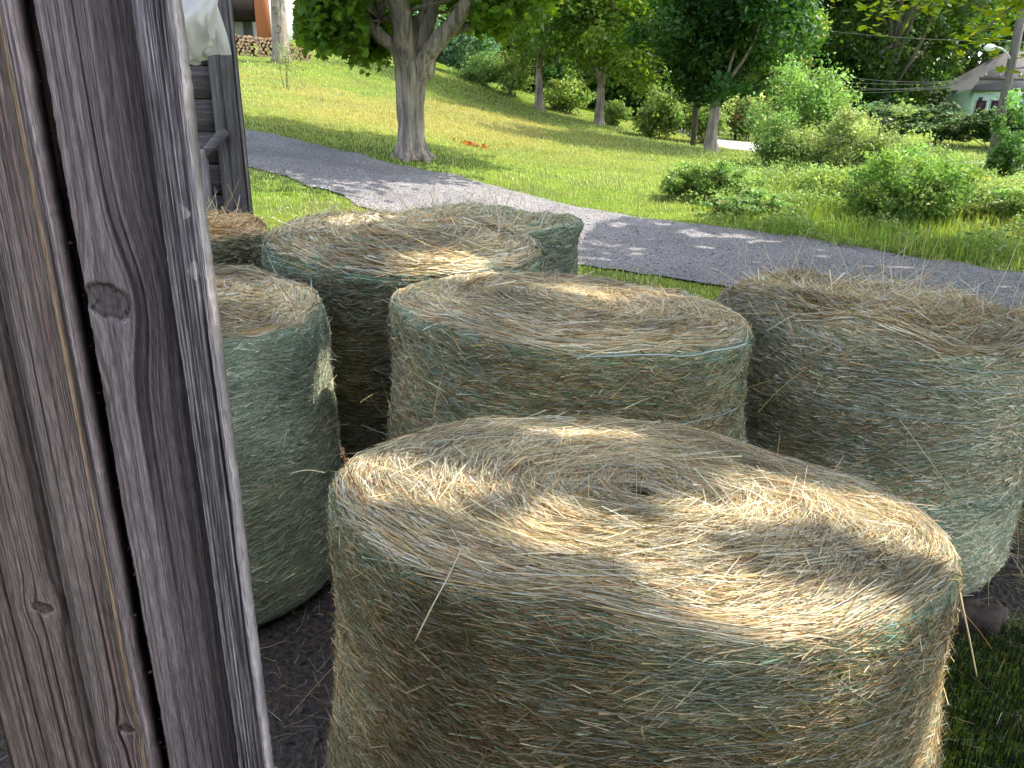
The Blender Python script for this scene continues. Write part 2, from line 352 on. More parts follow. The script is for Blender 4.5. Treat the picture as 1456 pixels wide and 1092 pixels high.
def crown_mesh(c, r, n, K, size, base, cr=.28, shell=.55, up=.45, droop=.2, shape='rhomb', dv=.22, top=1.3, clip=None, seed=None, flat=.7):
    P, k, C0 = crown_points(c, r, n, K, cr, shell, flat)
    cl = hue(K, base, dv, .1)[k]*(1+RNG.normal(0, .15, (n, 1)))
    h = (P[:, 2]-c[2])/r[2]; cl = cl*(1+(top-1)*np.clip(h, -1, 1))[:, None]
    if clip is not None: q = clip(P); P, cl = P[q], cl[q]
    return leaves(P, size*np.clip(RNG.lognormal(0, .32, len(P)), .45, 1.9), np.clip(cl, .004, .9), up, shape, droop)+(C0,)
def limb(mb, A, B, r0, r1, bend=.2, n=8, k=8, sag=0, c=(1, 1, 1)):
    A = np.asarray(A, float); B = np.asarray(B, float); t = np.linspace(0, 1, n)[:, None]; L = np.linalg.norm(B-A)
    off = RNG.normal(0, bend*L*.3, 3); off[2] = abs(off[2])-sag*L
    P = A*(1-t)+B*t+np.sin(t*PI)*off[None]+np.cumsum(RNG.normal(0, .012*L, (n, 3)), 0)*t
    mb.tube(P, r0*(1-t[:, 0])+r1*t[:, 0], k, c); return P
def make_tree(name, base, label, cat='tree', group=None, trunk_r=.2, trunk_h=2.2, c=(0, 0, 6), r=(3, 3, 4), n=14000, K=90, size=.2, col=(.05, .1, .02), mat=None, bark=None, lean=0, nl=14, parts=('trunk', 'crown'), **kw):
    t = empty(name, base, label, cat, group); mb = MB(); zz = np.linspace(-.3, trunk_h, 7)
    P = np.stack([lean*zz/trunk_h, 0*zz, zz], 1)+RNG.normal(0, trunk_r*.08, (7, 3)); mb.tube(P, trunk_r*(1+.5*np.exp(-(zz+.0)*4/1.2))*(1-.12*zz/trunk_h), 12, rough=.18)
    V, F, C_, C0 = crown_mesh(np.array(c, float), np.array(r, float), n, K, size, col, **kw)
    top = P[-1]; mb.tube(np.array([top, (top*.5+np.array(c)*.5), np.array(c)+[0, 0, r[2]*.5]]), [trunk_r*.85, trunk_r*.55, trunk_r*.15], 8)
    idx = RNG.permutation(len(C0))[:nl]
    for q in idx: a = top+(np.array(c)-top)*RNG.uniform(0, .7); limb(mb, a, C0[q], trunk_r*.35, trunk_r*.07, .25, 6, 6)
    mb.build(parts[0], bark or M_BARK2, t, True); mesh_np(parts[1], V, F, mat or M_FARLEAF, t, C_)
    return t
def dup(root, loc, rz=0, sc=1, label=None):
    r = root.copy(); COL.objects.link(r); r.location = tuple(float(q) for q in loc); r.rotation_euler = (0, 0, rz)
    r.scale = (sc, sc, sc) if np.isscalar(sc) else sc
    if label: r['label'] = label
    for ch in list(root.children): q = ch.copy(); COL.objects.link(q); q.parent = r
    return r

#@@BALES
# ------------------------------------------------------------------ hay bales
TAN, PALE, GREY, GRN, BRN, WHITE = S(204, 176, 130), S(216, 203, 172), S(176, 175, 158), S(122, 150, 116), S(132, 100, 64), S(236, 232, 214)
OLIVE = S(128, 122, 76); NETG = S(96, 138, 102); NETP = S(180, 194, 200); NETL = S(158, 188, 164)
def ribbons(P, W, nrm, col):
    """P (n,k,3) centre lines, W (n,) widths, nrm (n,3) approx normals"""
    n, k, _ = P.shape; d = unit(P[:, -1]-P[:, 0]); s_ = unit(np.cross(d, nrm))
    roll = RNG.normal(0, .9, n)[:, None]; s_ = unit(s_*np.cos(roll)+np.cross(d, s_)*np.sin(roll))
    tw = np.linspace(1, .55, k)[None, :, None]; o = s_[:, None]*W[:, None, None]*.5*tw
    V = np.stack([P-o, P+o], 2).reshape(n, 2*k, 3)
    i = np.arange(k-1)*2; F = np.stack([i, i+1, i+3, i+2], 1)
    return V.reshape(-1, 3), (F[None]+np.arange(n)[:, None, None]*2*k).reshape(-1, 4), np.repeat(col, 2*k, 0)
def pick(n, cols, wts):
    k = RNG.choice(len(cols), n, p=np.array(wts)/sum(wts)); c = np.array(cols)[k]
    return np.clip(c*(1+RNG.normal(0, .20, (n, 1)))*(1+RNG.normal(0, .05, (n, 3))), .01, .9)
class Bale:
    def __init__(s, c, z0, z1, rx, ry, rot=0, sag=1.06, seed=0, tilt=(0, 0), rim=.08, rough=.7, dome=.012, lip=0):
        s.c = c; s.z0 = z0; s.z1 = z1; s.rx = rx; s.ry = ry; s.rot = rot; s.seed = seed; s.tilt = tilt; s.H = z1-z0; s.rough = rough
        # profile rho (1 = full radius) against height fraction, by arc-length parameter s in 0..1
        a = np.linspace(0, PI/2, 9); rr = rim
        pr = [(.90, 0), (sag*1.0, .05), (sag, .15), (sag*.995, .3), (.5+.5*sag, .5), (1.0, .75)]+[(1-rr+rr*math.cos(q)+lip*math.sin(q), (1-rr*.62)+rr*.62*math.sin(q)) for q in a]
        pr += [((1-rr)*f, 1+dome*(1-f*f)) for f in (.9, .75, .5, .25, .004)]
        pr = np.array(pr); d = np.concatenate([[0], np.cumsum(np.hypot(np.diff(pr[:, 0])*rx, np.diff(pr[:, 1])*s.H))])
        s.L = d[-1]; s.t = d/s.L; s.pr = pr; s.t_rim0 = s.t[6]; s.t_rim1 = s.t[14]
    def rho(s, t): return np.interp(t, s.t, s.pr[:, 0])
    def pos(s, th, t, off=0.0):
        r = s.rho(t); h = np.interp(t, s.t, s.pr[:, 1]); e = 1e-3
        sd = s.seed*11.7
        cn, sn = np.cos(th), np.sin(th); topm = sstep(s.t_rim0, s.t_rim1, t)
        bul = (1+.022*s.rough*vnoise(cn*1.6+sd, sn*1.6, h*2.2)+.012*s.rough*vnoise(cn*4+sd, sn*4, h*7))
        dz = topm*s.rough*(.026*vnoise(cn*r*2.2+sd, sn*r*2.2, sd)+.018*vnoise(r*11+sd, cn*1.3, sn*1.3)+.010*vnoise(cn*r*9+sd, sn*r*9, 3.))
        # outward normal of the profile
        r2 = s.rho(t+e); r1 = s.rho(t-e); h2 = np.interp(t+e, s.t, s.pr[:, 1]); h1 = np.interp(t-e, s.t, s.pr[:, 1])
        nr, nz = (h2-h1)*s.H, -(r2-r1)*s.rx; q = np.hypot(nr, nz)+1e-9; nr, nz = nr/q, nz/q
        rr = r*bul
        x = rr*cn*s.rx+nr*cn*off; y = rr*sn*s.ry+nr*sn*off; z = h*s.H+dz+nz*off
        z = z+(x*s.tilt[0]+y*s.tilt[1])*h
        cr, sr = math.cos(s.rot), math.sin(s.rot)
        X = np.stack([x*cr-y*sr, x*sr+y*cr, z], -1)
        Nn = np.stack([nr*(cn*cr-sn*sr), nr*(cn*sr+sn*cr), nz], -1)
        return X, Nn
    def strands(s, n, region, L, W, ang_sd, off, cols, poke=.012, flow=.35, face=None, maxt=None):
        """region side / top; direction 0 = around the bale"""
        if region == 'side': t = RNG.uniform(.02, s.t_rim0+(s.t_rim1-s.t_rim0)*.6, n)
        elif region == 'rim': t = s.t_rim0+(s.t_rim1-s.t_rim0)*RNG.uniform(-.5, 1.25, n)
        else:
            r = np.sqrt(RNG.uniform(0, 1, n)); ts = np.linspace(s.t_rim0+(s.t_rim1-s.t_rim0)*.5, 1, 60); t = np.interp(-r*s.rho(ts[0]), -s.rho(ts), ts)
        if face is None: th = RNG.uniform(-PI, PI, n)
        else: th = face+RNG.choice([-1, 1], n)*np.abs(RNG.normal(0, 1.0, n))
        r = np.maximum(s.rho(t), .06)
        if region == 'top': keepr = 1-.75*sstep(.72, 1.0, r)
        else: keepr = 1
        al = RNG.normal(0, ang_sd, n)+flow*2*fbm(np.cos(th)*r*2.6+s.seed*3, np.sin(th)*r*2.6, t*5, 2)
        al = al*keepr; pk_scale = keepr
        ln = L*RNG.uniform(.5, 1.35, n)*(1 if region != 'top' else np.where(r > .8, .7, 1)); o0 = RNG.uniform(-.004, off, n); u = np.linspace(-.5, .5, 3)
        if region == 'top':
            R_ = (s.rx+s.ry)/2; dx = ln[:, None]*u[None]*np.cos(al)[:, None]; dr = ln[:, None]*u[None]*np.sin(al)[:, None]
            x0, y0 = r*np.cos(th), r*np.sin(th); tx, ty = -np.sin(th), np.cos(th); q = dx/R_; cur = -q*q/(2*np.maximum(r, .15))[:, None]
            X = x0[:, None]+tx[:, None]*q+(np.cos(th))[:, None]*(dr/R_+cur); Y = y0[:, None]+ty[:, None]*q+(np.sin(th))[:, None]*(dr/R_+cur)
            rr = np.hypot(X, Y); TH = np.arctan2(Y, X); ts = np.linspace(s.t_rim0, 1, 90); T = np.interp(-rr, -s.rho(ts), ts)
        else:
            TH = th[:, None]+ln[:, None]*u[None]*np.cos(al)[:, None]/((s.rx+s.ry)/2*r[:, None]); T = np.clip(t[:, None]+ln[:, None]*u[None]*np.sin(al)[:, None]/s.L, .004, .999)
        pk = np.abs(RNG.normal(0, poke, n))*pk_scale; O = o0[:, None]+np.stack([0*pk, .15*pk, pk], 1)+.003
        fl = RNG.random(n) < .5; O[fl] = O[fl][:, ::-1]
        X, Nn = s.pos(TH, T, O)
        return ribbons(X, W*np.clip(RNG.lognormal(-.05, .4, n), .4, 3), Nn[:, 1], cols)
    def build(s, label, dens, W, topc, sidec, rimc, face=-PI/2, shag=1.0, net=(40, 30), long=0, sidef=.8, greens=.2, gx=.0):  # shade and light of the bale sides are multiplied into the straw colour
        root = empty('hay_bale', (s.c[0], s.c[1], s.z0), label, 'hay bale', 'round hay bales standing on end')
        th = np.linspace(0, 2*PI, 181)[:-1]; t = np.concatenate([np.linspace(.0, s.t_rim0, 30)[:-1], np.linspace(s.t_rim0, 1, 50)])
        TT, HH = np.meshgrid(t, th, indexing='ij'); X, _ = s.pos(HH, TT, -.006); m, k = TT.shape
        i = np.arange(m-1)[:, None]*k; j = np.arange(k)[None, :]; j2 = (j+1) % k
        F = [np.stack([i+j, i+j2, i+k+j2, i+k+j], -1).reshape(-1, 4), (np.arange(k)+(m-1)*k)[None]]
        dk = .40+.2*vnoise(np.cos(HH)*3, np.sin(HH)*3, TT*9)
        mesh_np('hay_core', X.reshape(-1, 3), F, M_HAYCORE, root, np.array(BRN)[None]*dk.reshape(-1, 1)*1.1, True)
        parts = []
        nt_, ns_ = int(dens*1.0), int(dens*1.25)
        def tint(n, V, F, cols, f):
            return V, F, cols*f(V)[:, None]
        def gtint(V, cl, reg):
            if reg == 'top': return cl
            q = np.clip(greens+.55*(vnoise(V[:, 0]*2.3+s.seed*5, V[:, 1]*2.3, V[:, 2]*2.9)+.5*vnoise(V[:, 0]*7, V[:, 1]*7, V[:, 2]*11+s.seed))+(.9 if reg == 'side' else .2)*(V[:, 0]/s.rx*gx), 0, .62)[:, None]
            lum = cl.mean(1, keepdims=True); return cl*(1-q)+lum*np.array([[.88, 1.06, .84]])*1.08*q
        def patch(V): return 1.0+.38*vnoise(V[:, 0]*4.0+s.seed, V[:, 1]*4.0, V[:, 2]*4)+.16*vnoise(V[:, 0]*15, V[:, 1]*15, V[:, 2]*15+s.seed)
        for reg, n, L, wmul, sd, off, cs, pk, fl, fc in [
            ('top', nt_, .15, 1.0, .25, .013, topc, .008, .6, None), ('top', int(nt_*.05*shag), .26, 1.0, .5, .02, topc, .02*shag**.6, .4, None),
            ('side', int(ns_*1.2), .09, .75, .38, .007, sidec, .004, .35, face), ('side', int(ns_*.9), .14, .7, .12, .006, sidec, .006, .2, face),
            ('rim', int(dens*.40), .10, .85, .22, .007, rimc, .003, .2, None), ('side', ns_//5, .10, .9, .6, .01, sidec, .01, .3, None)]:
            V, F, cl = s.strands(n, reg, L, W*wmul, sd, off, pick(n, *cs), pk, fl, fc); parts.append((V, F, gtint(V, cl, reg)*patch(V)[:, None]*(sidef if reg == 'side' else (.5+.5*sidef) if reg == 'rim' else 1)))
        # long stray stalks that stick up and out
        n = int(150*shag); t = np.where(RNG.random(n) < .6, RNG.uniform(s.t_rim0, 1, n), RNG.uniform(.1, s.t_rim1, n)); th = RNG.uniform(-PI, PI, n)
        X, Nn = s.pos(th, t, .0); dr = unit(Nn*RNG.uniform(.1, .7, (n, 1))+unit(RNG.normal(0, 1, (n, 3)))); sg = np.sign((dr*Nn).sum(1))[:, None]; dr = np.where(sg < 0, -dr, dr)
        ln = RNG.uniform(.06, .22, n)*shag**.5; u = np.linspace(0, 1, 4); B = unit(RNG.normal(0, 1, (n, 3)))*ln[:, None]*.16
        PP = X[:, None]+dr[:, None]*ln[:, None, None]*u[None, :, None]+B[:, None]*(u*u)[None, :, None]
        parts.append(ribbons(PP, np.full(n, W*.95), Nn, pick(n, (TAN, PALE, WHITE), (2, 3, 1))))
        V, F, C_ = [], [], []; o = 0
        for a, f, c3 in parts: V.append(a); F.append(f+o); C_.append(c3); o += len(a)
        tag(mesh_np('straw', np.concatenate(V), _cat(F), M_STRAW, root, np.concatenate(C_)), kind='stuff')
        # net wrap: thin threads running round the side and over the rim
        mb = MB(); nr, nb = net
        def thread(th0, th1, t0, t1, w_, col, wob=.004, m=60, off=.009):
            a = np.linspace(th0, th1, m); tt = t0+(t1-t0)*np.linspace(0, 1, m)+wob*fbm(a*2.5+t0*99, a*0+t0*31, 0, 3)
            X, Nn = s.pos(a, tt, off+.004*vnoise(a*9, tt*60)); side = np.array([0, 0, 1.])-Nn*Nn[:, 2:3]; side = unit(side+Nn*.4)
            V = np.stack([X-side*w_/2, X+side*w_/2], 1).reshape(-1, 3); i = np.arange(m-1)*2; mb.add(V, np.stack([i, i+1, i+3, i+2], 1), col)
        for q in range(long):
            t0 = s.t_rim0*(1.0-.30*q/max(long, 1))+RNG.normal(0, .006); f0 = face+RNG.uniform(-.45, .25); thread(f0, f0+RNG.uniform(.9, 1.4), t0, t0+.004, W*1.7, np.array(NETP)*1.25, .010, 90, .020)
        for q in range(nr):
            t0 = RNG.uniform(.06, s.t_rim0); f0 = face+RNG.uniform(-2.4, 1.4); thread(f0, f0+RNG.uniform(.4, 1.9), t0, t0+RNG.normal(0, .006), W*RNG.uniform(.3, .75), pick(1, (NETP, NETL, NETG, GREY), (1.2, 2, 2, 2))[0]*RNG.uniform(.45, .95)*min(sidef, 1), .004, 40)
        for q in range(nb):
            f = RNG.random(); t0 = s.t_rim0+(s.t_rim1-s.t_rim0)*(RNG.uniform(-.2, 1.0)); f0 = RNG.uniform(-PI, PI)
            thread(f0, f0+RNG.uniform(.7, 3.0), t0, t0+RNG.normal(0, .004), W*.8, pick(1, (NETL, NETG, NETP), (3, 3, 1))[0], .006)
        # fine zigzag netting between the threads
        n = int(dens*.22); th = face+RNG.uniform(-1.9, 1.9, n); t = RNG.uniform(.05, s.t_rim0+(s.t_rim1-s.t_rim0)*.8, n)
        keep = vnoise(th*2.2+s.seed, t*9) > -.05+.35*0; th, t = th[keep], t[keep]; n = len(th)
        u = np.linspace(-.5, .5, 3); sg = RNG.choice([-1, 1], n); TH = th[:, None]+u[None]*.06; T = t[:, None]+sg[:, None]*u[None]*.014
        X, Nn = s.pos(TH, T, .011); V, F, c3 = ribbons(X, np.full(n, W*.42), Nn[:, 1], pick(n, (NETL, NETG, NETP), (2, 3, 1))); mb.add(V, F, c3)
        mb.build('net_wrap', M_NET, root)
        s.root = root; return root
def _cat(F):
    return np.concatenate(F) if len({f.shape[1] for f in F}) == 1 else F
BALES = []
def bale(px, py, Y, D, z0, dens, W, label, topc, sidec, rimc, **kw):
    bk = {k: kw.pop(k) for k in list(kw) if k in ('rot', 'sag', 'seed', 'tilt', 'rim', 'rough', 'dome', 'lip')}
    c = at(px, py, Y); b_ = Bale((c[0], c[1]), z0, c[2], D[0]/2, D[1]/2, **bk)
    b_.build(label, dens, W, topc, sidec, rimc, face=math.atan2(-c[1], -c[0])-bk.get('rot', 0), **kw); BALES.append(b_); return b_
topA = ((TAN, PALE, GREY, OLIVE, WHITE, BRN), (2.6, 4, 3.2, .7, 1, .6)); topB = ((TAN, PALE, GREY, OLIVE, WHITE, BRN), (3.4, 4, 3, .8, 1.2, .5))
sideA = ((TAN, GREY, OLIVE, BRN, GRN, PALE), (3, 2, 2.2, 2, .8, 1.5)); sideG = ((TAN, GREY, GRN, WHITE, BRN, PALE), (1, 4, 3.4, 1, .6, 2)); sideM = ((TAN, GREY, OLIVE, BRN, GRN, PALE), (2, 3, 2, 2, 2, 1.5))
topG = ((TAN, PALE, GREY, GRN, WHITE), (1, 2, 4, 2, 1)); sideN = ((TAN, GREY, OLIVE, BRN, GRN, PALE), (3, 1.5, 2.4, 2.4, .8, 1.5)); sideR = ((TAN, GREY, GRN, WHITE, BRN, PALE), (1.6, 4, 1.8, 1.6, 1, 2))
rimG = ((GREY, GRN, PALE, TAN, NETL), (2.5, 3, 2, 1, 2)); rimT = ((GREY, GRN, PALE, TAN), (2, 1, 3, 3))
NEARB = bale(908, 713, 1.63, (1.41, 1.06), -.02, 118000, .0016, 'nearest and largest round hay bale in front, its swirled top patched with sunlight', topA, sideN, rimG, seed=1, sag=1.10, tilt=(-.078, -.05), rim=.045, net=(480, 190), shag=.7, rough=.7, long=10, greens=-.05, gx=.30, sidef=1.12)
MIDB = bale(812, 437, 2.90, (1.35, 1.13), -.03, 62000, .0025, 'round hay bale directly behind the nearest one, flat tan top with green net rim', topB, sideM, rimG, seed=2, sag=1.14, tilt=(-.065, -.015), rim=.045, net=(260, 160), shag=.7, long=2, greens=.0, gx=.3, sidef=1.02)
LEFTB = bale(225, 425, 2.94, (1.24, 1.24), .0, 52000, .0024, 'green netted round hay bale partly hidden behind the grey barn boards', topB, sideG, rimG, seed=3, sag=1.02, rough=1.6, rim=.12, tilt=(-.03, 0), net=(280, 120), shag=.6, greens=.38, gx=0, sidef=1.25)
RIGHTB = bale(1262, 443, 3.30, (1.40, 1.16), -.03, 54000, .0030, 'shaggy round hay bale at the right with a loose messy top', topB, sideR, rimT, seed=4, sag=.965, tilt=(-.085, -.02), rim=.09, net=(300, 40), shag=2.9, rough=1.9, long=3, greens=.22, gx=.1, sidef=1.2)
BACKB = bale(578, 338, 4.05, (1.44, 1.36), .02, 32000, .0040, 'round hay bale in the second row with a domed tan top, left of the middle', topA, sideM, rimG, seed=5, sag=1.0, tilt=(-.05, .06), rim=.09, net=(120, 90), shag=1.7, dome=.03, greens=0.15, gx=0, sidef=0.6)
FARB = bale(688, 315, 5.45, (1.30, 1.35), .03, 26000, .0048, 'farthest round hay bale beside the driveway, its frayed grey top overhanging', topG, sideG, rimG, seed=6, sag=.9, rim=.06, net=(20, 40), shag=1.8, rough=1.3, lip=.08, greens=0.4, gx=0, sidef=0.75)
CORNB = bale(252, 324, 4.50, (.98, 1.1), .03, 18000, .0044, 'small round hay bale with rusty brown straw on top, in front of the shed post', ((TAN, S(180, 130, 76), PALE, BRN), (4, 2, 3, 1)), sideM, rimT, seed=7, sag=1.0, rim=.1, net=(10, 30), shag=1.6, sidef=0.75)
def stalk(b_, pts, r, col, name='straw_stalk'):
    Q = np.array([at(*p) for p in pts])-np.array([b_.c[0], b_.c[1], b_.z0]); Q = smooth_line(Q, 14, 3)
    mb = MB(); mb.tube(Q, np.linspace(r, r*.55, 14), 6, col); return mb, Q
for b_, pts, r, col in [(NEARB, [(1358, 800, 1.5), (1366, 850, 1.42), (1378, 905, 1.36), (1389, 962, 1.32)], .0026, PALE), (NEARB, [(462, 672, 1.62), (440, 668, 1.6), (424, 670, 1.58), (412, 674, 1.56)], .0016, PALE),
                        (NEARB, [(590, 912, 1.02), (610, 870, 1.04), (640, 815, 1.1), (656, 780, 1.2)], .0013, PALE), (NEARB, [(872, 826, 1.25), (872, 810, 1.25), (873, 790, 1.25)], .0010, BRN),
                        (NEARB, [(616, 590, 1.95), (622, 560, 1.97), (628, 535, 1.98), (634, 516, 1.99)], .0012, TAN), (NEARB, [(1103, 662, 1.9), (1106, 640, 1.9), (1109, 618, 1.9)], .0011, TAN),
                        (NEARB, [(1185, 672, 1.8), (1192, 660, 1.8), (1200, 648, 1.8)], .0012, PALE), (NEARB, [(640, 742, 1.45), (760, 726, 1.5), (850, 700, 1.62)], .0012, TAN), (NEARB, [(1030, 905, 1.14), (1120, 890, 1.16), (1180, 850, 1.22)], .0012, BRN),
                        (RIGHTB, [(1200, 482, 2.9), (1220, 470, 2.85), (1250, 455, 2.85)], .0022, PALE), (RIGHTB, [(1098, 390, 3.6), (1108, 372, 3.6), (1118, 354, 3.6)], .0018, PALE), (RIGHTB, [(1310, 400, 3.6), (1326, 380, 3.6), (1342, 362, 3.6)], .0018, TAN)]:
    mb, Q = stalk(b_, pts, r, col); mb.build('straw_stalk', M_STRAW, b_.root, True)
mb, Q = stalk(NEARB, [(530, 735, 1.45), (515, 705, 1.46), (500, 680, 1.47), (482, 628, 1.48)], .0014, S(200, 150, 110))
mb.build('seed_head_stalk', M_STRAW, NEARB.root, True); n = 130; k = RNG.uniform(3, 12.5, n).astype(int)
V, F, C_ = leaves(Q[k]+RNG.normal(0, .0035, (n, 3)), .006, pick(n, (S(205, 165, 135), S(175, 135, 105)), (2, 1)), .2); mesh_np('seed_head', V, F, M_STRAW, NEARB.root, C_)
#@@END_BALES

#@@WALL
# ------------------------------------------------------------------ barn boards close by on the left
WY = 1.05
def wx(px, py=546, Y=WY): return at(px, py, Y)[0]
def board(name, label, x0, x1, Y, z0, z1, thick, base, light, knots=(), seed=0, streak=None, shade=None, nu=230, nv=1150, grain=300., amp=.0012, worn=0.0, paint=(), group=None, edge=None, nicks=.002):
    """a sawn board whose rings, knots and weathered ridges are modelled in its face"""
    W_ = x1-x0; u = np.linspace(0, 1, nu); v = np.concatenate([np.linspace(z0, .70, 40)[:-1], np.linspace(.70, 2.2, nv), np.linspace(2.2, z1, 40)[1:]]); nv = len(v); U, Vv = np.meshgrid(u, v); X = U*W_
    ku = X.copy(); kd = np.zeros_like(X); rings = np.zeros_like(X)
    for (kx, kz, kr) in knots:
        dx, dz = (X-kx*W_), (Vv-kz); e = np.exp(-((dx/(kr*1.7))**2+(dz/(kr*2.6))**2)); ku = kx*W_+(ku-kx*W_)*(1-.80*e)+0*e
        rr = np.hypot(dx, dz*1.3+.15*dx)/kr*1.05*(1+.35*fbm(dx*60, dz*60, seed)); kd = np.maximum(kd, sstep(1.15, .85, rr)); rings += sstep(1.25, .9, rr)*np.sin(rr*13)*.6
    warp = .0030*fbm(X*6+seed, Vv*.7, seed)+.0010*fbm(X*40+seed, Vv*5, seed)
    f = (ku+warp)*grain*(1+.0*U)
    band = vnoise(f*.8+seed*9, Vv*.9, seed)*.50+vnoise(f*2.1, Vv*2.2, seed+3.)*.46+vnoise(f*5, Vv*8, seed+5.)*.18
    late = sstep(-.15, .25, band)                       # raised late wood
    fine = vnoise(X*2600, Vv*26, seed)
    crack = sstep(.50, .8, vnoise((ku+warp)*140+3, Vv*1.3, seed+8.))*(1-kd)
    h = amp*(late-.5)*(1-kd)+amp*.35*fine-amp*2.4*crack-kd*(.004)+.0004*rings*(kd > 0)
    big = fbm(X*9, Vv*1.2+seed, seed, 4); blot = fbm(X*40, Vv*7+seed, seed+2., 4)
    L_ = .48+.40*late+.22*fine+.17*big+.22*blot; L_ = np.clip(L_, .06, 1.4)
    if worn: L_ = np.clip(L_*.62+worn*.8*sstep(-.1, .3, fbm(X*260+seed, Vv*7, seed+1., 4)), .04, 1.5)
    L_ *= 1-.78*crack; L_ *= 1-kd*(.52-.14*rings+.5*sstep(.35, .0, np.abs(fbm(X*55, Vv*30, seed+4.))*3))
    C_ = np.array(base)[None, None]*(1-np.clip(L_, 0, 1))[..., None]*.6+np.array(light)[None, None]*L_[..., None]
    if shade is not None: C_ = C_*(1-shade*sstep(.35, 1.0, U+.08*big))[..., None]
    if streak is not None:
        for (sc_, sw, scol, sst) in streak:
            g_ = np.exp(-((U-sc_-.035*fbm(Vv*1.8, U*0+seed, 0, 3)-.01*vnoise(Vv*14, U*0))/sw)**2)*sst*(.65+.5*vnoise(Vv*3, U*3)); g_ = np.clip(g_, 0, 1)[..., None]; C_ = C_*(1-g_)+np.array(scol)[None, None]*(.6+.5*late[..., None])*g_
    for (pu, pz, pr, asp) in paint:
        q = np.hypot((U-pu)*W_, (Vv-pz)*asp)/pr*(1+.9*fbm(X*110, Vv*90, seed)); g_ = sstep(1.05, .9, q)[..., None]; C_ = C_*(1-g_)+np.array([.62, .60, .62])*g_
    en = nicks*.9*fbm(Vv*5+seed, U*0, 2., 5)+nicks*.25*vnoise(Vv*110, U*0+seed)
    rnd = .006; ed = np.minimum(X, W_-X); h = h-np.clip(rnd-ed, 0, rnd)**2/rnd*1.0
    XX_ = x0+X+en*(sstep(.8, 1, U))+en[::-1]*(sstep(.2, 0, U))
    if edge is not None: C_ = C_*(1-sstep(edge, 1, U)*.0)[..., None]+np.array([.12, .115, .12])*(sstep(edge, .99, U)*.75)[..., None]
    front = np.stack([XX_, np.full_like(X, Y)-h, Vv], -1)
    V = front.reshape(-1, 3); i = np.arange(nv-1)[:, None]*nu; j = np.arange(nu-1)[None]
    F = np.stack([i+j, i+j+1, i+nu+j+1, i+nu+j], -1).reshape(-1, 4); C_ = C_*np.array([1.16, 1.09, 1.07]); cols = np.clip(C_, .004, .9).reshape(-1, 3)
    # sides and back
    n0 = len(V); L0 = np.arange(nv)*nu; R0 = L0+nu-1
    lb = V[L0]+[0, thick, 0]; rb = V[R0]+[0, thick, 0]; V = np.concatenate([V, lb, rb]); cols = np.concatenate([cols, cols[L0]*.8, cols[R0]*.45])
    a = np.arange(nv-1); FL = np.stack([L0[a], L0[a+1], n0+a+1, n0+a], 1); FR = np.stack([R0[a], n0+nv+a, n0+nv+a+1, R0[a+1]], 1); FB = np.stack([n0+a, n0+a+1, n0+nv+a+1, n0+nv+a], 1)
    o = mesh_np(name, V, [np.concatenate([F, FL, FR, FB])], M_OLD, None, cols, False)
    return tag(o, label, 'board', group)
def pz(px, py, Y=WY): return at(px, py, Y)[2]
gB, gL = (.12, .10, .11), (.40, .34, .36)
x = [wx(-140), wx(13), wx(27), wx(120), wx(141), wx(263), wx(271), wx(321)]
Gp = 'weathered upright barn boards'
board('barn_board', 'brown weathered barn board at the far left edge with a small dark knot', x[0], x[1], WY+.006, -.05, 2.9, .028, (.15, .115, .10), (.40, .325, .30), knots=[(.80, pz(5, 868), .016)], seed=1, group=Gp, grain=240, edge=.93)
board('barn_board', 'narrow barn board with a yellow resin streak and red stain along its right edge', x[2], x[3], WY-.004, -.05, 2.9, .030, (.15, .12, .115), (.42, .35, .34), knots=[(.62, pz(150, 1035), .014)], seed=2, group=Gp, grain=270,
      streak=[(.80, .032, (.60, .42, .22), .85), (.94, .05, (.55, .48, .54), .8), (.60, .06, (.5, .2, .22), .22)])
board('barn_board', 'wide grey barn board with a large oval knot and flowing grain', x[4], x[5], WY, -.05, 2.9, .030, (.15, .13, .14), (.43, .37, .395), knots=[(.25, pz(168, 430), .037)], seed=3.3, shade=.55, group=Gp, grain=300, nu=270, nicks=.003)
board('door_post', 'slim cracked grey edge post with white paint flecks, nearest the bales', x[6], x[7], WY-.022, -.05, 2.9, .024, (.12, .11, .125), (.44, .41, .45), seed=5, worn=.75, group=None, grain=300, amp=.0022, nu=190, nicks=.0022,
      paint=[(.72, pz(278, 378), .0065, .7), (.66, pz(272, 300), .005, .5), (.70, pz(284, 390), .0035, .8)], edge=.90)
# planks added behind the gaps, coloured dark to stand for their shade
for k, (a, c_, lab) in enumerate([(x[0], x[1]+.005, 'added dark plank shading the leftmost gap between the barn boards'), (x[2]+.02, x[4]+.035, 'added dark plank shading the debris-filled gap beside the yellow streaked board'), (x[5]-.03, x[7]-.07, 'added dark plank shading the gap left of the slim post')]):
    mb = MB(); mb.box((a, WY+.045, -.05), (c_, WY+.07, 2.9), (.16, .13, .13)); tag(mb.build('gap_shade_plank', M_SHED), lab, 'plank', 'added dark planks behind the barn boards')
# crumbs of bark and cobweb stuck in the gap
n = 420; zz = RNG.uniform(-.05, 2.7, n); P = np.stack([x[3]+(x[4]-x[3])*RNG.beta(2.4, 1.2, n), WY+RNG.uniform(.008, .04, n), zz], 1)
V, F, C_ = rocks(P, RNG.uniform(.001, .0045, n), pick(n, (S(60, 45, 42), S(95, 70, 66), S(175, 160, 160)), (5, 3, .7))); V[:, 2] += 0
tag(mesh_np('gap_debris', V, F, M_STONE, None, C_), 'crumbs of bark and cobweb lodged in the gap between two barn boards', 'debris', kind='stuff')
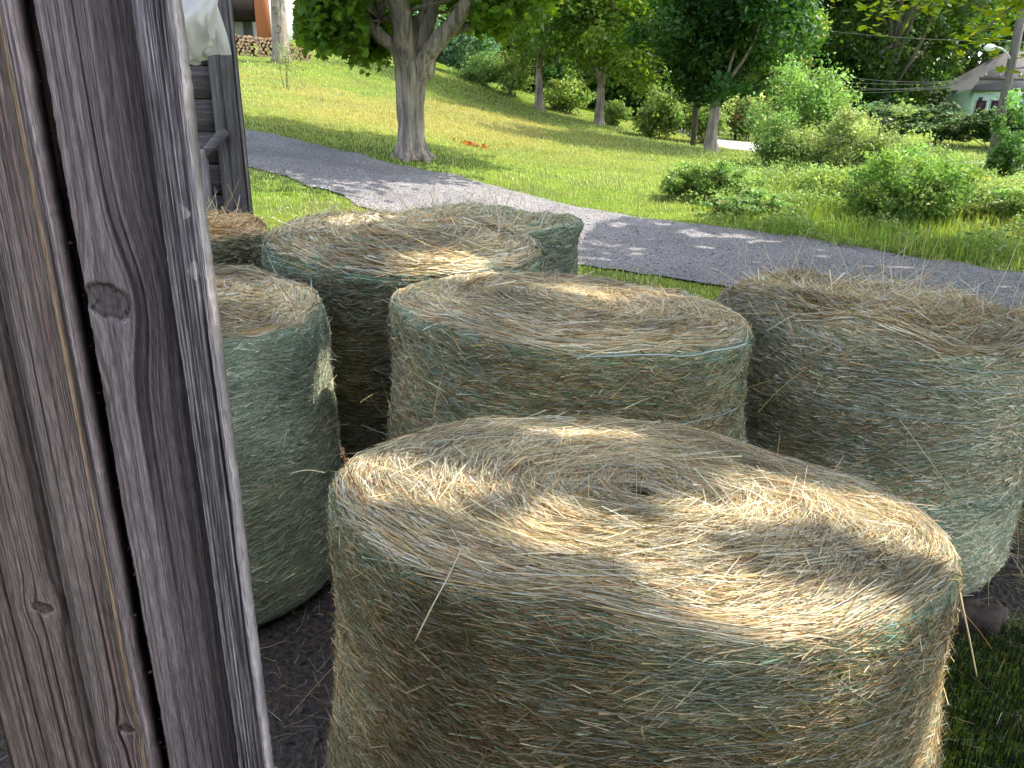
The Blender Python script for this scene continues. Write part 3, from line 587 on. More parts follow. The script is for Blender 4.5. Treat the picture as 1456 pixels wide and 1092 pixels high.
# unseen barn wall and roof behind the camera, added to block sky light
bn = empty('barn', (0, -1.7, 0), 'unseen barn wall and roof behind the view, added to block sky light', 'barn')
mb = MB()
for k in range(46): mb.box((-5+k*.19, -.03+.004*(k % 3), -.1), (-5+k*.19+.182, 0, 4.2), tuple([.7+.3*RNG.random()]*3), jit=.002)
mb.build('wall', M_SHED, bn)
mb = MB(); mb.box((-5.2, -3, 4.2), (4.0, .25, 4.26), (.5, .45, .42)); mb.build('roof', M_SHED, bn)
#@@END_WALL

#@@SHED
# ------------------------------------------------------------------ shed corner, plastic sheet
SY = 5.6
sh = empty('shed', (at(330, 200, SY)[0], SY, .05), 'grey unpainted shed corner of horizontal boards behind the hay bales', 'shed')
def loc(p): return np.array([p[0]-sh.location[0], p[1]-sh.location[1], p[2]-sh.location[2]])
xr = at(345, 200, SY)[0]-sh.location[0]; xm = at(316, 150, SY)[0]-sh.location[0]; xl = xm-2.2
mb = MB()
for k in range(16):
    z = k*.215; mb.box((xl, .06, z), (xm+.05, .085, z+.205), tuple([.75+.35*RNG.random()]*3), jit=.003)
mb.build('wall', M_SHEDH, sh)
mb = MB(); mb.box((xl, .10, 0), (xr-.02, .12, 3.2), (.25, .25, .25)); mb.add([(xr-.02, .13, 0), (xr-1.7, 3.6, 0), (xr-1.7, 3.6, 3.2), (xr-.02, .13, 3.2), (xr-.06, .13, 0), (xr-1.74, 3.6, 0), (xr-1.74, 3.6, 3.2), (xr-.06, .13, 3.2)], np.array([(0, 1, 2, 3), (7, 6, 5, 4), (0, 3, 7, 4), (3, 2, 6, 7)]), (.8, .8, .8)); mb.build('inner_wall', M_SHED, sh)
for a, c_, y_, tn in [(xm-.065, xm+.012, 0, .95), (xm+.018, xm+.10, -.012, .7), (xm+.105, xr, .004, .85)]:
    mb = MB(); mb.box((a, y_, -.05), (c_, y_+.045, 3.2), (tn, tn, tn*1.02), jit=.002); mb.build('corner_post', M_SHED, sh)
mb = MB()
for k in range(14): mb.box((xl-.1+k*.17, -.45, 3.2+.001*k), (xl+.06+k*.17, .12+max(0, (13-k))*.4, 3.225+.001*k), (.7, .65, .6))
mb.build('roof', M_SHED, sh)
mb = MB(); A = loc(at(250, 4, SY-.3)); mb.box((A[0]-1.2, -.32, A[2]-.02), (xm+.02, -.28, A[2]+.13), (1.1, .9, .85), jit=.004); mb.build('fascia', M_SHEDH, sh)
mb = MB(); A = loc(at(297, 300, SY)); mb.box((A[0]-.08, -.09, 0), (A[0]+.055, -.05, loc(at(297, 212, SY))[2]), (1.1, 1.1, 1.15), jit=.003); mb.build('plank', M_SHED, sh)
B_ = loc(at(303, 195, SY)); mb = MB(); mb.box((-.03, -.02, -.1), (.03, .02, .18), (1, 1, 1.05), Matrix.Translation((B_[0]-.02, -.06, B_[2]-.08)) @ Matrix.Rotation(.8, 4, 'Y')); mb.build('brace', M_SHEDH, sh)
# plastic sheet, bunched and torn, hanging from the fascia
m, n, b, out = newmat('plastic_sheet'); b.inputs['Base Color'].default_value = (.62, .62, .63, 1); b.inputs['Roughness'].default_value = .35
t = N(n, 'ShaderNodeBsdfTranslucent'); t.inputs[0].default_value = (.75, .72, .66, 1); mx = N(n, 'ShaderNodeMixShader'); mx.inputs[0].default_value = .4
n.links.new(b.outputs[0], mx.inputs[1]); n.links.new(t.outputs[0], mx.inputs[2]); n.links.new(mx.outputs[0], out.inputs[0]); M_PLAST = m
TY = SY-.5
def sheet(pts_top, pts_bot, Y, nu=70, nv=50, seed=0, fold=.05):
    u = np.linspace(0, 1, nu); v = np.linspace(0, 1, nv); T = np.array([at(a, b2, Y) for a, b2 in pts_top]); Bt = np.array([at(a, b2, Y) for a, b2 in pts_bot])
    T = np.stack([np.interp(u, np.linspace(0, 1, len(T)), T[:, k]) for k in range(3)], 1); Bt = np.stack([np.interp(u, np.linspace(0, 1, len(Bt)), Bt[:, k]) for k in range(3)], 1)
    P = T[None]*(1-v)[:, None, None]+Bt[None]*v[:, None, None]; U, Vv = np.meshgrid(u, v)
    P[..., 1] += -fold*1.6*np.sin(Vv*PI)*np.sin(U*PI)**.6+fold*(np.sin(U*15+3*Vv+seed)*.35*Vv+.55*fbm(U*2.2+seed, Vv*1.6, seed, 3)+.25*np.sin(U*34+5*Vv+seed)*Vv*(1-Vv)); P[..., 2] += fold*.12*fbm(U*5, Vv*4+seed, 2.)
    i = np.arange(nv-1)[:, None]*nu; j = np.arange(nu-1)[None]
    return P.reshape(-1, 3), np.stack([i+j, i+j+1, i+nu+j+1, i+nu+j], -1).reshape(-1, 4)
mb = MB(); mb.add(*sheet([(215, -12), (312, -8)], [(235, 88), (262, 90), (285, 82), (300, 62), (305, 52)], TY, seed=1, fold=.13)); mb.add(*sheet([(285, 2), (309, 6)], [(296, 78), (329, 78)], TY+.10, seed=4, fold=.04)); mb.add(*sheet([(262, 88), (300, 62)], [(280, 94), (302, 76)], TY+.05, seed=9, fold=.05))
tag(mb.build('plastic_sheet', M_PLAST, None, True), 'torn white plastic sheet bunched under the shed eave', 'sheet')
#@@END_SHED

#@@TREES
# ------------------------------------------------------------------ big maple beside the driveway
TYm = 16.8; tb = on_ground(586, 222, TYm)
mt = empty('maple_tree', tb, 'large sunlit maple with a thick ridged trunk beside the driveway', 'tree')
def ml(px, py, Y=TYm): p = at(px, py, Y); return p-tb
mb = MB(); zs = [(586, 226, 31), (586, 221, 25.5), (585, 212, 21.5), (584, 190, 20), (584, 160, 20.5), (584, 130, 21.5), (584, 105, 23.5), (585, 92, 24), (585, 80, 17), (585, 70, 9)]
P = np.array([ml(a, b2) for a, b2, _ in zs]); P[:, 1] = 0; R_ = np.array([q*.0132*TYm/16.5 for *_, q in zs])
Pn = resample(np.column_stack([P, R_]), 30); mb.tube(Pn[:, :3], Pn[:, 3], 48, rough=.13)
for a_ in (.3, 1.3, 2.5, 3.6, 4.6, 5.5):
    dx_, dy_ = math.cos(a_), math.sin(a_); mb.tube(np.array([[dx_*.18, dy_*.18, .62], [dx_*.22, dy_*.22, .30], [dx_*.32, dy_*.32, .08], [dx_*.46, dy_*.46, -.03], [dx_*.60, dy_*.60, -.14]]), [.06, .08, .08, .06, .03], 9, rough=.2)
k = ml(606, 98); mb.tube(np.array([k+[-.15, 0, -.25], k+[.02, -.02, -.05], k+[.05, 0, .1], k+[0, 0, .3]]), [.08, .17, .18, .10], 12, rough=.3)
for pts, r0, r1 in [([(582, 112), (573, 88), (556, 62), (535, 45), (512, 14), (480, -30)], .17, .07), ([(584, 115), (581, 85), (576, 55), (574, 20), (566, -20), (552, -90)], .25, .16), ([(588, 112), (592, 85), (600, 60), (612, 15), (622, -50), (640, -120)], .20, .12),
                    ([(591, 118), (600, 92), (620, 62), (645, 38), (668, 5), (700, -50)], .22, .11), ([(606, 75), (628, 52), (662, 36), (700, 20), (760, -20)], .12, .05), ([(590, 60), (592, 30), (606, 5), (610, -60)], .12, .07), ([(540, 48), (520, 42), (496, 38), (470, 46)], .06, .03)]:
    yy = RNG.uniform(-.6, .6); Q = np.array([ml(a, b2)+np.array([0, yy*i_/4, 0]) for i_, (a, b2) in enumerate(pts)]); Q = resample(Q, 14); Q[1:-1] += RNG.normal(0, .02, (12, 3)); mb.tube(Q, np.linspace(r0, r1, 14), 12, rough=.15)
c0 = np.array([.5, 0, 6.4]); r0 = np.array([4.5, 4.6, 4.5])
def under(P):   # keep the fork open to view
    Q = P; d = np.hypot(Q[:, 0]-.35, 0*Q[:, 1]); opening = (np.abs(Q[:, 0]-.25) < 1.0+.25*np.sin(Q[:, 2]*9)) & (Q[:, 2] < 3.6) & (Q[:, 1] < 1.2)
    W_ = Q+tb-np.array([0, 0, CAMZ]); L_ = W_@CR; px = 728+FPX*L_[:, 0]/-L_[:, 2]; py = 546-FPX*L_[:, 1]/-L_[:, 2]
    return ~opening & ~((px < 420) & (py > -60)) & ~((px > 528) & (px < 668) & (py > -60) & (Q[:, 1] < .6))
def front_of_fork(P):
    W_ = P+tb-np.array([0, 0, CAMZ]); L_ = W_@CR; px = 728+FPX*L_[:, 0]/-L_[:, 2]; py = 546-FPX*L_[:, 1]/-L_[:, 2]
    return ((px < 420) & (py > -60)) | (px > 522) & (px < 672) & (py > -60) & (py < 100) & (P[:, 1] < .6)
P1 = crown_mesh(c0, r0, 42000, 200, .17, S(90, 122, 36), cr=.20, shell=.45, up=.4, droop=.35, shape='maple', dv=.2, top=1.25, clip=under)
V, F, C_, C0 = P1
Vs, Fs, Cs = [V], [F], [C_]; o = len(V)
# low drooping skirts: left of the trunk and out to the right
for (pxs, pys, n_, sp) in [((428, 560), (8, 92), 6500, .0), ((600, 770), (-30, 22), 4200, .0), ((415, 760), (-60, 5), 5000, 0)]:
    K = 46; cxs = RNG.uniform(*pxs, K); cys = RNG.uniform(pys[0], pys[1], K)
    if pxs[0] == 428: lim = 40+46*np.exp(-((cxs-525)/45)**2)+9*RNG.normal(0, 1, K); cys = np.minimum(cys, lim-8)
    cen = np.array([ml(a, b2, TYm+RNG.uniform(-1.6, 1.2)) for a, b2 in zip(cxs, cys)]); k = RNG.integers(0, K, n_)
    q = RNG.normal(0, 1, (n_, 3))*np.array([.26, .34, .13]); PP = cen[k]+q
    if pxs[0] == 600: PP = PP[(PP[:, 0] > .75)]; 
    else:
        op = (np.abs(PP[:, 0]-.15) < .62) & (PP[:, 2] < 3.1); PP = PP[~op]
    PP = PP[~front_of_fork(PP)]
    cl = hue(len(PP), S(84, 116, 36), .22, .1); a, f, c3 = leaves(PP, .155*RNG.uniform(.7, 1.25, len(PP)), cl, .45, 'maple', .35)
    Vs.append(a); Fs.append(f+o); Cs.append(c3); o += len(a)
    for q in range(10): limb(mb, ml(540 if pxs[0] < 500 else 680, 30 if pxs[0] < 500 else -5), cen[q], .04, .008, .2, 6, 5)
for q in RNG.permutation(len(C0))[:34]: a = np.array([RNG.normal(0, .6), RNG.normal(0, .6), RNG.uniform(3.0, 6.5)]); limb(mb, a, C0[q], .09, .015, .25, 7, 6)
mb.build('trunk', M_BARK, mt, True); mesh_np('crown', np.concatenate(Vs), np.concatenate(Fs), M_LEAF, mt, np.concatenate(Cs))

# ------------------------------------------------------------------ three lawn-edge maples
def tree_at(px, py, Y, label, tr, th_, cc_, rr, n_, K, size, col, group='maples along the lower edge of the lawn', **kw):
    return make_tree('maple_tree', on_ground(px, py, Y), label, 'tree', group, tr, th_, cc_, rr, n_, K, size, col, M_LEAF, M_BARK, **kw)
tree_at(766, 157, 40, 'pale green maple left of the row at the lawn edge, thin straight trunk', .17, 2.3, (0.2, 0, 6.1), (3.9, 3.6, 5.0), 22000, 120, .21, S(130, 158, 76), shell=.25)
tree_at(852, 180, 37, 'wide round maple standing in the middle of the lawn-edge row', .19, 1.6, (.5, 0, 5.4), (4.4, 4.0, 4.8), 30000, 150, .20, S(112, 142, 66), clip=lambda P: P[:, 2] > 1.2, shell=.2)
tree_at(1010, 214, 29.5, 'dark dense maple at the right end of the lawn-edge row', .21, 1.5, (.1, 0, 5.2), (3.2, 2.9, 4.4), 44000, 130, .17, S(56, 92, 46), clip=lambda P: P[:, 2] > 1.75+.25*np.sin(P[:, 0]*3), shell=.1, cr=.26)

# ------------------------------------------------------------------ shrubs
def shrub(name, px, py, Y, wpx, hpx, label, col, cat='shrub', n=5000, size=.12, group=None, K=55, cr=.36, up=.4, deep=.8, mat=None, stems=7, dv=.22, flat=.9, top=1.25, droop=.1):
    p = on_ground(px, py, Y); w_ = wpx/FPX*Y*1.02/2; h_ = hpx/FPX*Y*1.03; t = empty(name, p, label, cat, group)
    V, F, C_, C0 = crown_mesh(np.array([0, 0, h_*.48]), np.array([w_*.9, w_*deep, h_*.50]), n, K, size, col, cr=cr, shell=.25, up=up, droop=droop, dv=dv, flat=flat, top=top)
    Vq, Fq, Cq, o = [V], [F], [C_], len(V)
    for _ in range(int(10+w_*8)):
        b0 = C0[RNG.integers(0, K)]*np.array([1, 1, .9]); e0 = b0+RNG.normal(0, 1, 3)*np.array([.22, .22, .06])*h_+np.array([0, 0, h_*RNG.uniform(.15, .42)]); m_ = int(RNG.integers(8, 22))
        u_ = RNG.uniform(0, 1, (m_, 1)); a_, f_, c_ = leaves(b0*(1-u_)+e0*u_+RNG.normal(0, size*.5, (m_, 3)), size*RNG.uniform(.5, 1.3, m_), hue(m_, np.array(col)*1.15, .2, .1), .2, 'rhomb', .1); Vq.append(a_); Fq.append(f_+o); Cq.append(c_); o += len(a_)
    V, F, C_ = np.concatenate(Vq), np.concatenate(Fq), np.concatenate(Cq)
    mesh_np('foliage', V, F, mat or M_SHRUB, t, C_)
    mb = MB()
    for k in range(stems): limb(mb, (RNG.normal(0, w_*.15), RNG.normal(0, w_*.15), -.1), C0[k % K], .012+.006*h_, .005, .2, 6, 5)
    mb.build('stem', M_BARK2, t, True); return t
YG, MG, DG, BG = S(140, 160, 88), S(112, 142, 80), S(64, 94, 52), S(98, 130, 100)
G1 = 'shrubs along the far side of the lawn'
shrub('rounded_shrub', 655, 118, 46, 115, 78, 'rounded bluish-green shrub above the lawn crest right of the big maple', BG, n=7000, size=.17, group=G1)
shrub('shrub', 690, 132, 43.5, 90, 40, 'low light green shrub at the lawn crest, leftmost of the edge shrubs', MG, n=3500, size=.14, group=G1)
shrub('shrub', 728, 148, 42.5, 62, 52, 'upright light green shrub just left of the pale maple trunk', YG, n=3500, size=.14, group=G1)
shrub('shrub', 805, 170, 42, 80, 42, 'yellow green shrub between the first two lawn-edge maples', YG, n=3500, size=.14, group=G1)
shrub('shrub', 872, 185, 39, 42, 32, 'small bright shrub just right of the wide maple trunk', YG, n=1800, size=.13, group=G1)
shrub('shrub', 938, 203, 34, 80, 66, 'taller yellow green shrub between the wide maple and the wooden pole', YG, n=5000, size=.14, group=G1)
shrub('shrub', 1000, 212, 34, 70, 50, 'light green shrub behind the dark maple trunk', YG, n=3500, size=.14, group=G1)
shrub('shrub', 1060, 200, 38, 60, 62, 'pale yellow shrub beside the mailbox', S(146, 162, 96), n=3500, size=.15, group=G1)
G2 = 'shrubs of the rough ground at the right'
shrub('willow_shrub', 1140, 248, 24, 130, 122, 'tallest bright green bush beside the road, upright and feathery', S(132, 158, 84), n=15000, size=.085, group=G2, K=80, up=.2, flat=1.4)
shrub('willow_shrub', 1205, 262, 21, 165, 84, 'olive green bush with pale bare stems in front of the feathery one', S(134, 150, 92), n=13000, size=.075, group=G2, K=60, stems=14)
shrub('shrub', 1290, 256, 23, 130, 46, 'low yellow olive bush right of the bare-stemmed bush', S(140, 158, 92), n=9000, size=.075, group=G2)
shrub('shrub', 1275, 336, 13.2, 185, 88, 'leafy bright green bush near the driveway at the right', S(122, 152, 74), n=17000, size=.060, group=G2, K=110, cr=.26, up=.2, flat=1.3)
shrub('weed_clump', 998, 298, 15.2, 140, 50, 'low dark leafy weed clump on the lawn beside the driveway', S(132, 158, 86), 'weeds', n=9000, size=.06, group=G2, K=110, cr=.2, deep=.6, up=.2, flat=1.2)
shrub('weed_clump', 1055, 318, 13.4, 110, 34, 'low broad-leaved weed patch between the driveway and the dark clump', S(136, 162, 98), 'weeds', n=7000, size=.055, group=G2, K=110, cr=.18, deep=.6, up=.25, flat=1.2)
shrub('young_tree', 1428, 262, 22, 70, 108, 'slim leafy sapling in front of the street lamp pole', S(104, 138, 72), 'sapling', n=3500, size=.11, group=G2, cr=.25)
shrub('shrub', 1420, 330, 13.5, 190, 46, 'spreading yellow green weeds at the right edge of the photo', S(136, 156, 88), n=11000, size=.05, group=G2, K=70, deep=.6)
shrub('shrub', 1110, 252, 22.5, 90, 70, 'small leafy bush filling in left of the tallest feathery bush', S(120, 146, 80), n=7000, size=.075, group=G2, up=.2, flat=1.3)
shrub('shrub', 1180, 300, 15.5, 130, 40, 'low loose weeds between the lawn patch and the bright bush', S(140, 162, 84), 'weeds', n=7000, size=.05, group=G2, K=80, up=.2, flat=1.3)
shrub('shrub', 1385, 304, 16, 130, 30, 'pale loose weeds in front of the sapling at the right', S(158, 164, 88), 'weeds', n=7000, size=.05, group=G2, K=80, up=.2, flat=1.3)
for k, (px, py, Y, wp, hp, lb) in enumerate([(1245, 226, 38, 110, 52, 'left part of the dark vine-covered hedge across the road'), (1330, 228, 36, 120, 54, 'middle mound of the vine-covered hedge across the road'), (1410, 232, 34, 110, 60, 'dark hedge mound right behind the street lamp pole')]):
    shrub('hedge_mound', px, py, Y, wp, hp, lb, S(84, 110, 66), 'hedge', n=8000, size=.14, group='dark hedge across the road', K=60, up=.6, cr=.2, dv=.3)
# light dappled tree between the dark maple and the big dark one
make_tree('loose_tree', on_ground(1098, 200, 42), 'pale loosely leaved tree right of the dark maple, beyond the road', 'tree', None, .14, 1.5, (0, 0, 4.6), (2.0, 2, 3.9), 8000, 80, .19, S(128, 144, 80), M_LEAF, shell=.1, cr=.2)
make_tree('broad_tree', on_ground(1255, 170, 52), 'huge dark green broad tree across the road, behind the wires', 'tree', None, .4, 1.5, (0, 0, 7.4), (5.2, 4.6, 7.0), 30000, 150, .28, S(66, 98, 46), M_LEAF, shell=.45, cr=.2, dv=.35, top=1.2)

# ------------------------------------------------------------------ wood beyond
W1 = make_tree('forest_tree', (-20, 62, 8), 'tall tree of the wood behind the lawn and road', 'tree', 'trees of the wood behind', .25, 3, (0, 0, 9), (4.6, 4.6, 8.5), 10000, 110, .42, S(108, 138, 72), shell=.35, cr=.22, dv=.3)
W2 = make_tree('forest_tree', (-12, 66, 8), 'tall tree of the wood behind the lawn and road', 'tree', 'trees of the wood behind', .25, 3, (0, 0, 8), (5.2, 5, 7.6), 10000, 100, .45, S(96, 128, 74), shell=.35, cr=.22, dv=.35)
W3 = make_tree('forest_tree', (-4, 64, 8), 'tall tree of the wood behind the lawn and road', 'tree', 'trees of the wood behind', .25, 3, (0, 0, 9.5), (4.2, 4.2, 9), 10000, 110, .40, S(134, 154, 90), shell=.35, cr=.22, dv=.3)
W1.location.z = gz(-20, 62); W2.location.z = gz(-12, 66); W3.location.z = gz(-4, 64)
rr = random.Random(5)
for rowY, x0_, x1_, st in [(60, -33, 46, 6.2), (70, -42, 58, 7), (84, -52, 68, 8), (100, -60, 80, 9.5)]:
    xx = x0_
    while xx < x1_:
        X_ = xx+rr.uniform(-2, 2); Y_ = rowY+rr.uniform(-3.5, 3.5); src = rr.choice([W1, W2, W3])
        px_house = X_/Y_
        if not (rowY < 66 and .50 < px_house < .75) and not (rowY == 60 and -3 < X_+20 < 3 and False):
            zg = float(gz(X_, Y_)); q = rr.uniform(.8, 1.2); dup(src, (X_, Y_, zg-.3), rr.uniform(0, 6.28), (q, q, q*rr.uniform(.95, 1.35)), None)
        xx += st
# low understorey so no ground shows between the trunks
U1 = make_tree('understorey_bush', (-10, 56, 7), 'bush at the foot of the wood', 'shrub', 'bushes at the foot of the wood', .08, .5, (0, 0, 2.4), (3.8, 2.6, 2.9), 7000, 60, .30, S(92, 122, 62), shell=.3, nl=4, parts=('stem', 'foliage'))
U1.location.z = gz(-10, 56)
for X_ in np.arange(-36, 50, 4.6):
    for Y_ in (55, 63):
        X2 = X_+rr.uniform(-1.5, 1.5); Y2 = Y_+rr.uniform(-2.5, 2.5)
        if .50 < X2/Y2 < .75 or X2 < -19 and Y2 < 60: continue
        dup(U1, (X2, Y2, float(gz(X2, Y2))-.2), rr.uniform(0, 6.28), rr.uniform(.8, 1.5))

# ------------------------------------------------------------------ shade trees to the right, their low twigs hang into view
lit = []   # sun flecks on bale tops: centre (photo spot on that plane), radii in metres, angle
for px, py, z, ra, rb, an in [(560, 712, 1.07, .13, .10, -.3), (870, 790, 1.07, .24, .075, -.35), (1010, 735, 1.07, .10, .04, 0), (1180, 700, 1.07, .26, .08, -.45), (1290, 745, 1.06, .10, .09, 0), (1150, 893, 1.04, .15, .035, .05), (1010, 880, 1.04, .12, .02, 0), (835, 612, 1.08, .10, .035, 0),
                              (845, 424, 1.2, .24, .10, 0), (1345, 960, .75, .05, .2, 0), (450, 560, .83, .03, .14, 0), (640, 365, 1.3, .25, .2, 0), (500, 330, 1.3, .12, .10, 0)]:
    p = atz(px, py, z); lit.append((p, ra, rb, an))
def in_sunfleck(P):
    """True where a leaf would stand between the sun and one of the flecks"""
    r = np.zeros(len(P), bool)
    for p, ra, rb, an in lit:
        t = (P[:, 2]-p[2])/SD[2]; q = P-SD[None]*t[:, None]-p[None]; cx_, sx_ = math.cos(an), math.sin(an)
        u_ = q[:, 0]*cx_+q[:, 1]*sx_; v_ = -q[:, 0]*sx_+q[:, 1]*cx_; nz_ = .25*vnoise(q[:, 0]*9+p[0]*7, q[:, 1]*9)
        r |= np.hypot(u_/(ra+.085), v_/(rb+.085))+nz_ < 1
    return r
def shade_tree(base, label, c, r, n_, K, seed_gap=.0, low=()):
    base = np.array([base[0], base[1], float(gz(base[0], base[1]))]); t = empty('maple_tree', base, label, 'tree', 'roadside maples shading the bales')
    P, k, C0 = crown_points(np.array(c, float), np.array(r, float), n_, K, .24, .1, .6); Kk = hue(K, S(98, 128, 34), .15, .1)
    world = P+base; keep = ~in_sunfleck(world)
    view = (world[:, 2] < CAMZ+world[:, 1]*.145+.25) & (world[:, 0] < world[:, 1]*.78+.3) & (world[:, 1] > 0)     # nothing hangs across the open view
    lx = world-SD[None]*((world[:, 2]-.2)/SD[2])[:, None]                                                    # where its shadow lands on the ground
    sunny = lx[:, 1] > np.interp(lx[:, 0], [-2, .6, 1.1, 1.8, 3.8, 7, 10, 16], [6.6, 8.8, 11.6, 12.8, 12.7, 11.2, 9.7, 7.3])+.3*vnoise(lx[:, 0]*2, lx[:, 1]*2)  # the lawn beyond stays open to the sun
    sunny |= (lx[:, 0] < -.2) & (lx[:, 1] > 6.6)
    flecks = (fbm(lx[:, 0]*2.6, lx[:, 1]*4.2, 7., 4) > np.where(lx[:, 0] < 3.2, .23, .31)) & (lx[:, 1] > 5.8)
    keep &= ~view & ~sunny & ~flecks; P = P[keep]; k = k[keep]
    V, F, C_ = leaves(P, .145*RNG.uniform(.8, 1.25, len(P)), np.clip(Kk[k]*(1+RNG.normal(0, .15, (len(P), 1))), .01, .9), .75, 'rhomb', .2)
    mb = MB(); zz = np.linspace(-.3, c[2]+r[2]*.4, 9); mb.tube(np.stack([0*zz, 0*zz, zz], 1)+RNG.normal(0, .03, (9, 3)), np.linspace(.34, .10, 9), 14, rough=.15)
    Vs, Fs, Cs = [V], [F], [C_]; o = len(V)
    for (A, Bp, nn) in low:      # twigs: from a point on a limb (world) to a tip (world)
        A = np.array(A)-base; Bp = np.array(Bp)-base; L = limb(mb, A, Bp, .022, .006, .08, 9, 6)
        kk = RNG.integers(2, 9, nn); PP = L[kk]+RNG.normal(0, 1, (nn, 3))*np.array([.13, .16, .075])
        a, f, c3 = leaves(PP, .10*RNG.uniform(.7, 1.3, nn), hue(nn, S(166, 186, 48), .12, .08), .7, 'maple', .3); Vs.append(a); Fs.append(f+o); Cs.append(c3); o += len(a)
        limb(mb, [0, 0, 4.2], A, .10, .03, .1, 8, 7)
    for q in RNG.permutation(K)[:16]:
        if (C0[q]+base)[2] > 3.6 and not in_sunfleck((C0[q]+base)[None])[0]: limb(mb, [0, 0, RNG.uniform(2.6, c[2])], C0[q], .07, .012, .15, 7, 6)
    mb.build('trunk', M_BARK, t, True); mesh_np('crown', np.concatenate(Vs), np.concatenate(Fs), M_LEAF, t, np.concatenate(Cs)); return t
tw = lambda a, b2, Y: tuple(at(a, b2, Y))
shade_tree((8.2, 5.2), 'maple just out of sight at the right whose crown shades the bales', (-2.4, -.6, 6.4), (5.4, 5.4, 2.8), 80000, 300)
shade_tree((12.5, 10.6), 'maple at the upper right with yellow lit leaves hanging into view', (-2.2, .1, 6.2), (6.4, 5.6, 2.8), 110000, 380,
           low=[(tw(1500, -90, 9.5), tw(1255, 15, 9.0), 150), (tw(1540, -60, 9.5), tw(1385, 45, 8.8), 170), (tw(1440, -70, 9.8), tw(1180, -5, 9.6), 120), (tw(1560, -40, 9.2), tw(1445, 12, 9.0), 140), (tw(1620, 60, 9), tw(1450, 92, 8.6), 50), (tw(1500, -60, 9.3), tw(1330, -2, 9.3), 150)])
#@@END_TREES

#@@GRASS
# ------------------------------------------------------------------ grass
def blades(P, h, w_, col, lean=.35):
    n = len(P); a = RNG.uniform(0, 2*PI, n); d = np.stack([np.cos(a), np.sin(a), 0*a], 1); s_ = np.stack([-np.sin(a), np.cos(a), 0*a], 1)
    ln = np.abs(RNG.normal(0, lean, n))[:, None]; up = np.array([[0, 0, 1.]])
    m_ = P+up*(h*.55)[:, None]+d*ln*(h*.25)[:, None]; tip = P+up*(h*(1-.3*ln[:, 0]))[:, None]+d*ln*(h*.9)[:, None]; W2_ = (w_*.5)[:, None]
    V = np.stack([P-s_*W2_, P+s_*W2_, m_+s_*W2_*.8, m_-s_*W2_*.8, tip], 1).reshape(-1, 3); b0 = np.arange(n)[:, None]*5
    return V, [b0+np.array([[0, 1, 2, 3]]), b0+np.array([[3, 2, 4]])], np.repeat(col, 5, 0)
BFOOT = [(b_.c[0], b_.c[1], max(b_.rx, b_.ry)*.98) for b_ in BALES]
def allowed(x, y):
    x = x+RNG.normal(0, .10, x.shape); y = y+RNG.normal(0, .10, y.shape)
    ok = ~inpoly(x, y, DRIVE) & ~inpoly(x, y, ROAD)
    for a, b2, r in BFOOT: ok &= np.hypot(x-a, y-b2) > r
    return ok
def scatter(n, Y0, Y1, power, k0=-.76, k1=.76):
    u = RNG.random(n); Y = (Y0**power+u*(Y1**power-Y0**power))**(1/power); x = RNG.uniform(k0, k1, n)*Y*1.08+RNG.normal(0, .2, n); return x, Y
n = 330000; x_, y_ = scatter(n, 4.6, 46, .9); q = allowed(x_, y_) & (RNG.random(n) > dirtmask(x_, y_)) ; x_, y_ = x_[q], y_[q]
D_ = np.hypot(x_, y_); h = np.clip(.030+.0011*D_, 0, .062)*RNG.uniform(.6, 1.5, len(x_)); near_edge = (vnoise(x_*1.5, y_*1.5) > .3); h *= np.where(near_edge, 1.5, 1)
cl = hue(len(x_), S(170, 182, 116), .2, .08); dm = drypatch(x_, y_)[:, None]; cl = cl*(1-dm)+np.array(S(186, 170, 96))*dm
cl *= (1+.35*fbm(x_*.35, y_*.35))[:, None]
V, F, c3 = blades(np.stack([x_, y_, gz(x_, y_)-.004], 1), h, np.clip(.004+.0007*D_, .005, .035), cl)
tag(mesh_np('lawn_grass', V, F, M_GRASS, None, c3), 'short sunlit lawn grass on the slope and verges', 'grass', kind='stuff')
# rough tall grass, right
n = 60000; x_, y_ = scatter(n, 10.0, 27, .9, .12, .80); sp = x_/y_
tall = sstep(.22, .42, sp+.08*fbm(x_*.5, y_*.5))*sstep(9.6, 11.2, y_+.0*x_); q = allowed(x_, y_) & (RNG.random(n) < tall*.9); x_, y_ = x_[q], y_[q]
cl = hue(len(x_), S(142, 164, 74), .2, .12); gd = sstep(.1, .45, fbm(x_*.4+9, y_*.4))[:, None]*sstep(.5, .62, x_/y_)[:, None]; cl = cl*(1-gd*.3)+np.array(S(186, 178, 100))*gd*.3
V, F, c3 = blades(np.stack([x_, y_, gz(x_, y_)-.01], 1), RNG.uniform(.10, .34, len(x_)), np.full(len(x_), .014), cl, .5)
tag(mesh_np('rough_grass', V, F, M_GRASS, None, c3), 'tall uncut yellow green grass and weeds at the right', 'grass', kind='stuff')
n = 130000; x_, y_ = scatter(n, 10.2, 27, .9, .12, .80); sp = x_/y_; hh_ = .46*np.clip(.35+fbm(x_*1.2, y_*1.2, 0, 4)*1.3, 0, 1)
tall = sstep(.20, .36, sp+.08*fbm(x_*.5, y_*.5))*sstep(9.6, 11.4, y_); q = allowed(x_, y_) & (RNG.random(n) < tall) & (hh_ > .05); x_, y_, hh_ = x_[q], y_[q], hh_[q]; n = len(x_)
cl = hue(n, S(142, 166, 92), .2, .12)*(1+.5*fbm(x_*.8+3, y_*.8, 0, 3))[:, None]
V, F, c3 = leaves(np.stack([x_, y_, gz(x_, y_)+hh_*RNG.uniform(.3, 1.1, n)], 1), RNG.uniform(.04, .085, n), np.clip(cl, .01, .9), .45)
tag(mesh_np('low_weeds', V, F, M_SHRUB, None, c3), 'leafy low weeds covering the rough ground at the right', 'weeds', kind='stuff')
